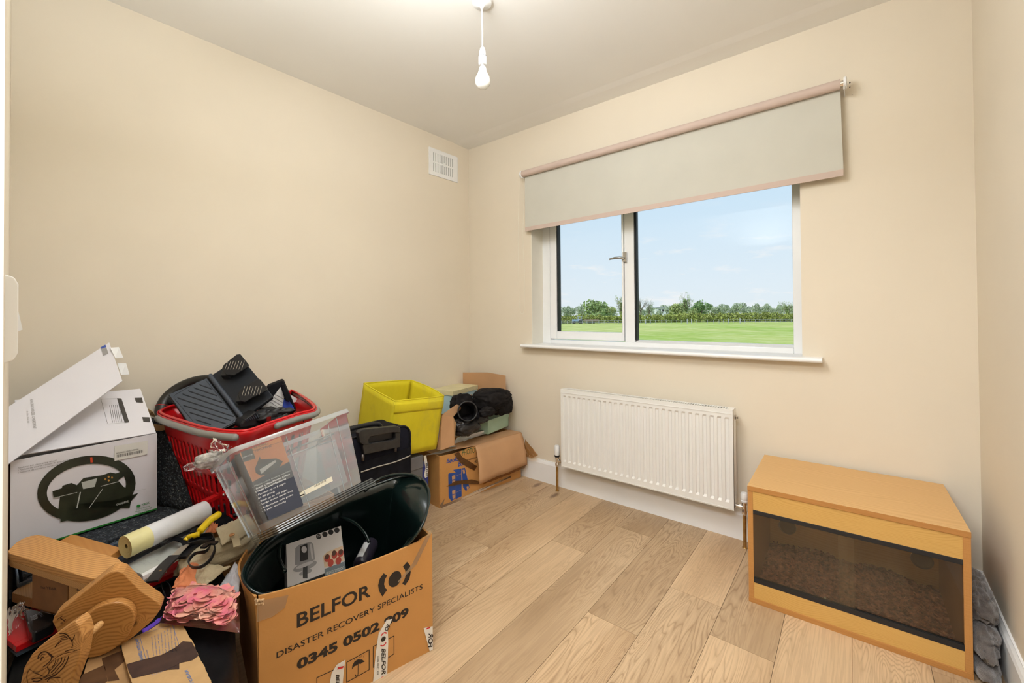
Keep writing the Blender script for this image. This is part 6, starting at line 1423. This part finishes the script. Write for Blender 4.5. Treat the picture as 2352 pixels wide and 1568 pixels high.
# red handled knife
kn_ = thing('red_handled_tool', 'tool with a riveted bright red handle pointing behind the clear storage box', 'tool', tuple(at(500, 1140, 2, .50)))
strip('handle', ZT((1330, 230), (1500, 150), (1700, 70), (1830, 40)), (.478, .484, .49, .494), .024, M_red, kn_, .012)
mb = MB(); c = at(*ZT((1660, 105))[0], 2, .500); mb.lathe([(.0005, .0045), (.003, .004), (.0042, .002), (.0042, -.004)], c=tuple(c), n=12); mb.build('rivet', M_chrome, kn_, smooth=True)
# cloths and papers
M_beige = mat('beige_cotton', (.50, .42, .28), .9, var=.06, vscale=18, bmp=.4, bscale=500)
M_or = mat('orange_cotton', (.72, .24, .10), .85, var=.1, bmp=.4, bscale=300)
be = thing('beige_trousers', 'crumpled beige cotton trousers with a tan button tucked beside the removal box', 'trousers', tuple(at(500, 1270, 2, .38)))
lump('leg_fold', at(502, 1268, 2, .378), (.052, .105, .038), M_beige, 51, .14, parent=be, fold=.07, fdir=(1, .2, 0))
mb = MB(); patch(mb, at(496, 1214, 2, .44), at(572, 1180, 2, .45), at(590, 1216, 2, .41), at(510, 1252, 2, .43), bulge=.012, fold=.006, sd=3, n=30, fq=3); mb.build('waist_fold', M_beige, be, smooth=True, solid=.003)
mb = MB(); patch(mb, at(458, 1296, 2, .40), at(530, 1300, 2, .385), at(470, 1345, 2, .365), at(442, 1340, 2, .365), bulge=.012, fold=.006, sd=5, n=30, fq=3); mb.build('hem_fold', M_beige, be, smooth=True, solid=.003)
strip('tab', ZT((1760, 640), (1830, 760), (1860, 880)), (.438, .434, .424), .018, M_beige, be, .003)
c = at(*ZT((1780, 705))[0], 2, .446); mb = MB(); mb.lathe([(.0005, .003), (.006, .0028), (.0075, .0015), (.0075, -.001)], c=tuple(c), n=20); mb.build('button', mat('tan_button', (.55, .27, .11), .35), be, smooth=True)
oc = thing('orange_cloth', 'crumpled orange cloth partly under the beige trousers and the petal bag', 'cloth', tuple(at(420, 1330, 2, .35)))
mb = MB(); patch(mb, at(394, 1350, 2, .372), at(418, 1308, 2, .380), at(468, 1262, 2, .390), at(462, 1345, 2, .368), bulge=.016, fold=.008, sd=8, n=30, fq=3); mb.build('cloth_fold', M_or, oc, smooth=True, solid=.002)
mb = MB(); patch(mb, at(487, 1200, 2, .425), at(500, 1204, 2, .428), at(500, 1222, 2, .42), at(470, 1225, 2, .41), bulge=.004, fold=.006, sd=9, n=12); mb.build('cloth_fold', M_or, oc, smooth=True, solid=.002)
mb = MB(); patch(mb, at(505, 1345, 2, .345), at(541, 1290, 2, .375), at(552, 1310, 2, .37), at(548, 1372, 2, .34), bulge=.006, fold=.005, sd=12, n=20)
tag(mb.build('paper_sheet', mat('lilac_white_paper', (.62, .62, .70), .7), smooth=True, solid=.0008, origin=tuple(at(530, 1335, 2, .35))), 'creased pale lilac sheet between the petal bag and the removal box', 'paper')
mb = MB(); patch(mb, at(325, 1448, 2, .335), at(372, 1415, 2, .338), at(372, 1424, 2, .336), at(330, 1455, 2, .334), fold=.003, sd=14, n=12)
tag(mb.build('purple_cloth', mat('purple_cloth', (.14, .05, .55), .6), smooth=True, solid=.001, origin=tuple(at(350, 1436, 2, .335))), 'strip of purple material showing under the pine plaque', 'cloth')
mb = MB(); patch(mb, at(500, 1348, 2, .352), at(512, 1345, 2, .354), at(512, 1356, 2, .352), at(502, 1358, 2, .35), fold=.001, sd=15, n=8)
tag(mb.build('purple_tab', mat('purple_plastic', (.14, .05, .55), .4), smooth=True, solid=.001, origin=tuple(at(506, 1352, 2, .352))), 'tiny purple tab poking out behind the petal bag', 'tab')
tag(hoop('hair_band', [(372, 1342), (385, 1338), (394, 1350), (396, 1368), (388, 1380), (376, 1362)], [.36, .362, .36, .352, .35, .356], .012, None), 'wide black elastic band between the plaque and the petal bag', 'band')
# red frame tray
rt = thing('letter_tray', 'red plastic document frame with papers in it, lying under the wooden things', 'tray', tuple(at(100, 1450, 2, .33)))
zf = .338; r0, r1 = at(14, 1494, 2, zf), at(436, 1296, 2, zf); r0.y = max(r0.y, -2.315); ux_ = (r1-r0).normalized(); uy_ = Vector((-ux_.y, ux_.x, 0))
if uy_.x > 0: uy_ = -uy_
Lx = (r1-r0).length
def rq(a, b_): return r0+ux_*a+uy_*b_
def rbar(a0, b0, a1, b1, nm): MB().prism([rq(a0, b0)-Vector((0, 0, .014)), rq(a1, b0)-Vector((0, 0, .014)), rq(a1, b1)-Vector((0, 0, .014)), rq(a0, b1)-Vector((0, 0, .014))], (0, 0, .014)).build(nm, M_red, rt, bevel=.001)
rbar(0, 0, Lx, .020, 'frame_bar'); rbar(0, .020, .045, .16, 'frame_bar'); rbar(Lx-.045, .020, Lx, .16, 'frame_bar'); rbar(.045, .14, Lx-.045, .16, 'frame_bar')
MB().prism([rq(.045, .02)-Vector((0, 0, .010)), rq(Lx-.045, .02)-Vector((0, 0, .010)), rq(Lx-.045, .14)-Vector((0, 0, .010)), rq(.045, .14)-Vector((0, 0, .010))], (0, 0, .003)).build('papers', M_paper, rt)
Fr_ = Frame(rq(0, 0)-Vector((0, 0, .007)), ux_, uy_); Fr_.n = Vector((0, 0, 1)); mb = MB()
for i in range(18): line_to(mb, Fr_, [on(Fr_, 54+i*5, 1478-i*5), on(Fr_, 60+i*6, 1448-i*4)], .0016, .001)
mb.build('ink_drawing', M_ink, rt)
MB().prism([rq(.0, -.004)-Vector((0, 0, .022)), rq(Lx, -.004)-Vector((0, 0, .022)), rq(Lx, .14)-Vector((0, 0, .022)), rq(0, .14)-Vector((0, 0, .022))], (0, 0, .006)).build('clear_backing', M_bluec, rt)
# black router-like device
rt2 = thing('black_device', 'small rounded black plastic device with white printing below the pine stand', 'device', tuple(at(95, 1425, 2, .35)))
q = [at(*p, 2, .365) for p in ZV((430, 180), (470, 130), (600, 140), (1000, 245), (1010, 320), (950, 400), (640, 560), (580, 570), (520, 520))]
MB().prism([p-Vector((0, 0, .026)) for p in q], (0, 0, .026)).build('casing', mat('glossy_black', (.012, .012, .014), .18), rt2, bevel=.005)
Fv = frame3(q[0], q[3], q[8]); mb = MB()
for i in range(4): tline(mb, Fv, ZV((690+i*14, 225+i*22), (740+i*14, 205+i*22)), .0006, .001)
for i in range(5): tline(mb, Fv, ZV((548+i*5, 290+i*16), (660+i*5, 245+i*16)), .0012, .001)
mb.build('printed_label', M_lgrey, rt2)
# clear bag at far left
M_bag = clear('clear_film', (.97, .96, .97), milk=.05, milkcol=(.85, .8, .82), rough=.08, wrinkle=.5, wscale=14, ior=1.22)
M_film2 = clear('pinkish_film', (.97, .93, .95), milk=.03, milkcol=(.85, .72, .80), rough=.10, wrinkle=.6, wscale=8, ior=1.34)
cbg = thing('plastic_bag', 'crumpled clear plastic bag at the far left edge of the heap', 'bag', tuple(at(35, 1420, 2, .37)))
mb = MB(); patch(mb, at(16, 1400, 2, .378), at(58, 1376, 2, .392), at(50, 1430, 2, .366), at(18, 1462, 2, .352), bulge=.015, fold=.006, fq=3, sd=31, n=24); mb.build('film', M_bag, cbg, smooth=True)
mb = MB(); patch(mb, at(24, 1395, 2, .385), at(76, 1398, 2, .382), at(60, 1410, 2, .376), at(30, 1420, 2, .372), bulge=.01, fold=.006, fq=3, sd=33, n=24); mb.build('film', M_bag, cbg, smooth=True)
# petals in a bag
pbg = thing('petal_bag', 'clear bag of pink and peach fabric petals lying beside the removal box', 'bag', tuple(at(465, 1395, 2, .36)))
cs = [at(370, 1430, 2, .350), at(402, 1356, 2, .352), at(545, 1368, 2, .352), at(548, 1452, 2, .345)]
def pbq(u, v): return lin(lin(cs[0], cs[1], v), lin(cs[3], cs[2], v), u)
def petm():
    m, nt, bs = new_mat('petal_pink_peach'); n = N(nt, 'ShaderNodeTexNoise', Scale=26, Detail=1); nt.links.new(coords(nt), n.inputs['Vector'])
    c = ramp(nt, n.outputs[0], [(.38, (.86, .22, .32)), (.55, (.88, .40, .30)), (.7, (.90, .52, .40))]); nt.links.new(c, bs.inputs['Base Color']); bs.inputs['Roughness'].default_value = .7; return m
mb = MB(); rp2 = random.Random(77)
for i in range(150):
    u, v = rp2.uniform(.10, .90), rp2.uniform(.12, .90); c = pbq(u, v)+Vector((0, 0, .004+(.4+.6*rp2.random())*.030*math.sin(PI*u)**.5*math.sin(PI*v)**.5)); r = rp2.uniform(.017, .026)
    R_ = Matrix.Translation(c) @ Matrix.Rotation(rp2.uniform(0, 6.3), 4, 'Z') @ Matrix.Rotation(rp2.uniform(-.2, .2), 4, 'X') @ Matrix.Rotation(rp2.uniform(-.2, .2), 4, 'Y'); cu_ = rp2.uniform(.05, .25)
    mb.grid(lambda a, b__: R_ @ Vector((r*(a-.5)*2*math.sin(PI*min(1, .12+b__*.8))**.6, r*(b__-.5)*1.9, cu_*r*((a-.5)*2)**2+.08*r*math.sin(a*7+i))), 7, 6)
tag(mb.build('petals', petm(), pbg, smooth=True), kind='stuff')
for top_ in (1, 0):
    mb = MB(); mb.grid(lambda u, v: pbq(u*1.04-.02, v*1.06-.03)+Vector((0, 0, (.002+top_*.044*(math.sin(PI*u)*math.sin(PI*v))**.45+(.003*noise.fractal(Vector((u*5, v*5, 3+top_)), .8, 2, 2) if top_ else 0)))), 40, 34); mb.build('bag_film', M_film2 if top_ else M_bag, pbg, smooth=True)
# torn carton pieces bottom
ZC = zc(6.324, 260, 1320)
tc1 = thing('torn_carton', 'torn piece of brown carton with blue printing and a scorched dark band', 'cardboard', tuple(at(380, 1500, 2, .33)))
poly = ZC((120, 1000), (300, 905), (520, 800), (680, 700), (860, 690), (1010, 712), (1050, 800), (1085, 870), (1120, 915), (1160, 970), (1205, 1090), (1240, 1175), (1330, 1340), (1430, 1568), (1480, 1700), (900, 1900), (420, 1900), (270, 1560), (215, 1400), (150, 1150))
jr = random.Random(6); pj = []
for (a, b_), (c, d) in zip(poly, poly[1:]+poly[:1]):
    n_ = max(1, int(math.hypot(c-a, d-b_)/5)); torn = (a > 415) or (a < 300)
    for i in range(n_): pj.append((a+(c-a)*i/n_+(jr.uniform(-1.0, 1.0) if torn else 0), b_+(d-b_)*i/n_+(jr.uniform(-.8, .8) if torn else 0)))
P3 = [at(*p, 2, .342) for p in pj]; MB().prism([p-Vector((0, 0, .005)) for p in P3], (0, 0, .005)).build('board', mat('kraft_board', (.58, .36, .16), .8, var=.08, vscale=25, bmp=.3, bscale=60), tc1)
Fk2 = Frame(at(380, 1500, 2, .342), (1, 0, 0), (0, 1, 0)); mb = MB()
trace(mb, Fk2, ZC((195, 1300), (420, 1235), (700, 1165), (900, 1060), (1010, 965), (1140, 975), (1205, 1095), (1240, 1175), (1150, 1240), (960, 1285), (960, 1370), (800, 1380), (280, 1505), (230, 1420)), .0008); mb.build('scorched_band', mat('scorch', (.055, .026, .018), .8, var=.3, vscale=30), tc1)
mb = MB(); tline(mb, Fk2, ZC((385, 895), (430, 860), (860, 725), (960, 1030)), .0007, .0008); tline(mb, Fk2, ZC((390, 905), (475, 1230)), .0007, .0008)
text_fit(mb, Fk2, 'HANDLE WITH CARE', *ZC((440, 1235), (365, 925), (390, 1245)), bold=.02, lift=.0008)
for i, s in enumerate(('IMPORTANT', 'product kit and', 'safe carton and', 'sure all the', 'save it in the event', 'of moving it', 'would result in', 'and help save your', 'goods or contact')):
    text_fit(mb, Fk2, s, *ZC((548+i*46, 1195-i*10-8), (500+i*46+(20), 935-i*24), (530+i*46, 1198-i*10-8)), lift=.0008) if 0 < i else text_fit(mb, Fk2, 'IMPORTANT', *ZC((528, 1225), (495, 1085), (508, 1228)), lift=.0008)
tline(mb, Fk2, ZC((560, 1440), (575, 1460), (960, 1300)), .0006, .0008)
text_fit(mb, Fk2, 'TOBAR', *ZC((1180, 1590), (1075, 1372), (1130, 1600)), lift=.0008, bold=.01)
mb.build('printed_text', mat('light_blue_ink', (.12, .22, .46), .6), tc1)
tc2 = thing('torn_carton', 'smaller torn brown carton flap with dark tape, just right of the eagle plaque', 'cardboard', tuple(at(240, 1530, 2, .322)))
q = [at(*p, 2, .330) for p in ZV((1500, 1330), (1560, 1120), (1640, 940), (1800, 910), (2150, 800), (2220, 1000), (2260, 1120), (2340, 1330), (2380, 1480), (1900, 1700), (1500, 1700))]
MB().prism([p-Vector((0, 0, .005)) for p in q], (0, 0, .005)).build('board', mat('kraft_board_dark', (.45, .26, .11), .8, var=.15, vscale=25), tc2)
Fk3 = Frame(at(240, 1530, 2, .330), (1, 0, 0), (0, 1, 0)); mb = MB(); trace(mb, Fk3, ZV((1830, 1040), (2180, 900), (2240, 1090), (2060, 1240), (2150, 1420), (1950, 1450), (1880, 1200)), .0008); trace(mb, Fk3, ZV((1420, 1474), (1480, 1330), (1880, 1150), (1940, 1440), (1800, 1560)), .0008); mb.build('dark_tape', mat('dark_tape', (.10, .048, .022), .5, var=.3, vscale=30), tc2)
# plastic wrapped spare in front of the basket
wr = thing('wrapped_part', 'silver and white object wrapped in crinkled film in front of the red basket', 'wrapped item', tuple(at(490, 1060, 0, .78)))
ZR = zc(4.356, 340, 800); q0 = at(*ZR((500, 1170))[0], 0, .80); q1_ = at(*ZR((760, 1050))[0], 0, .80)
lump('wrapped_core', q0.lerp(q1_, .45), (.018, .040, .022), mat('silver_white', (.42, .40, .37), .3, var=.6, vscale=60), 61, .25, parent=wr)
mb = MB(); patch(mb, at(436, 1075, 0, .82), at(535, 1035, 0, .80), at(520, 1072, 0, .84), at(455, 1092, 0, .84), bulge=.015, fold=.012, fq=4, sd=41, n=34, up=(1, 0, .3)); mb.build('film', M_film2, wr, smooth=True)
mb = MB(); patch(mb, at(478, 1040, 0, .80), at(490, 1004, 0, .79), at(532, 1025, 0, .80), at(512, 1050, 0, .82), bulge=.01, fold=.012, fq=4, sd=43, n=30, up=(1, 0, .3)); mb.build('film', M_film2, wr, smooth=True)
lump('bottom_tuft', at(436, 1072, 0, .82), (.008, .014, .010), M_film2, 45, .3, parent=wr)
# black bits under the storage box
bd_ = thing('black_headset', 'black curved plastic band lying in shadow under the clear storage box', 'headset', tuple(at(505, 1180, 2, .42)))
MB().tube(spl([at(*p, 2, .43) for p in ZT((1460, 390), (1500, 320), (1600, 270), (1700, 265), (1800, 320), (1830, 420))]), .006, 10).build('band', M_black, bd_, smooth=True)
lump('pad', at(520, 1185, 2, .40), (.07, .09, .03), M_blackc, 71, .2, parent=bd_)
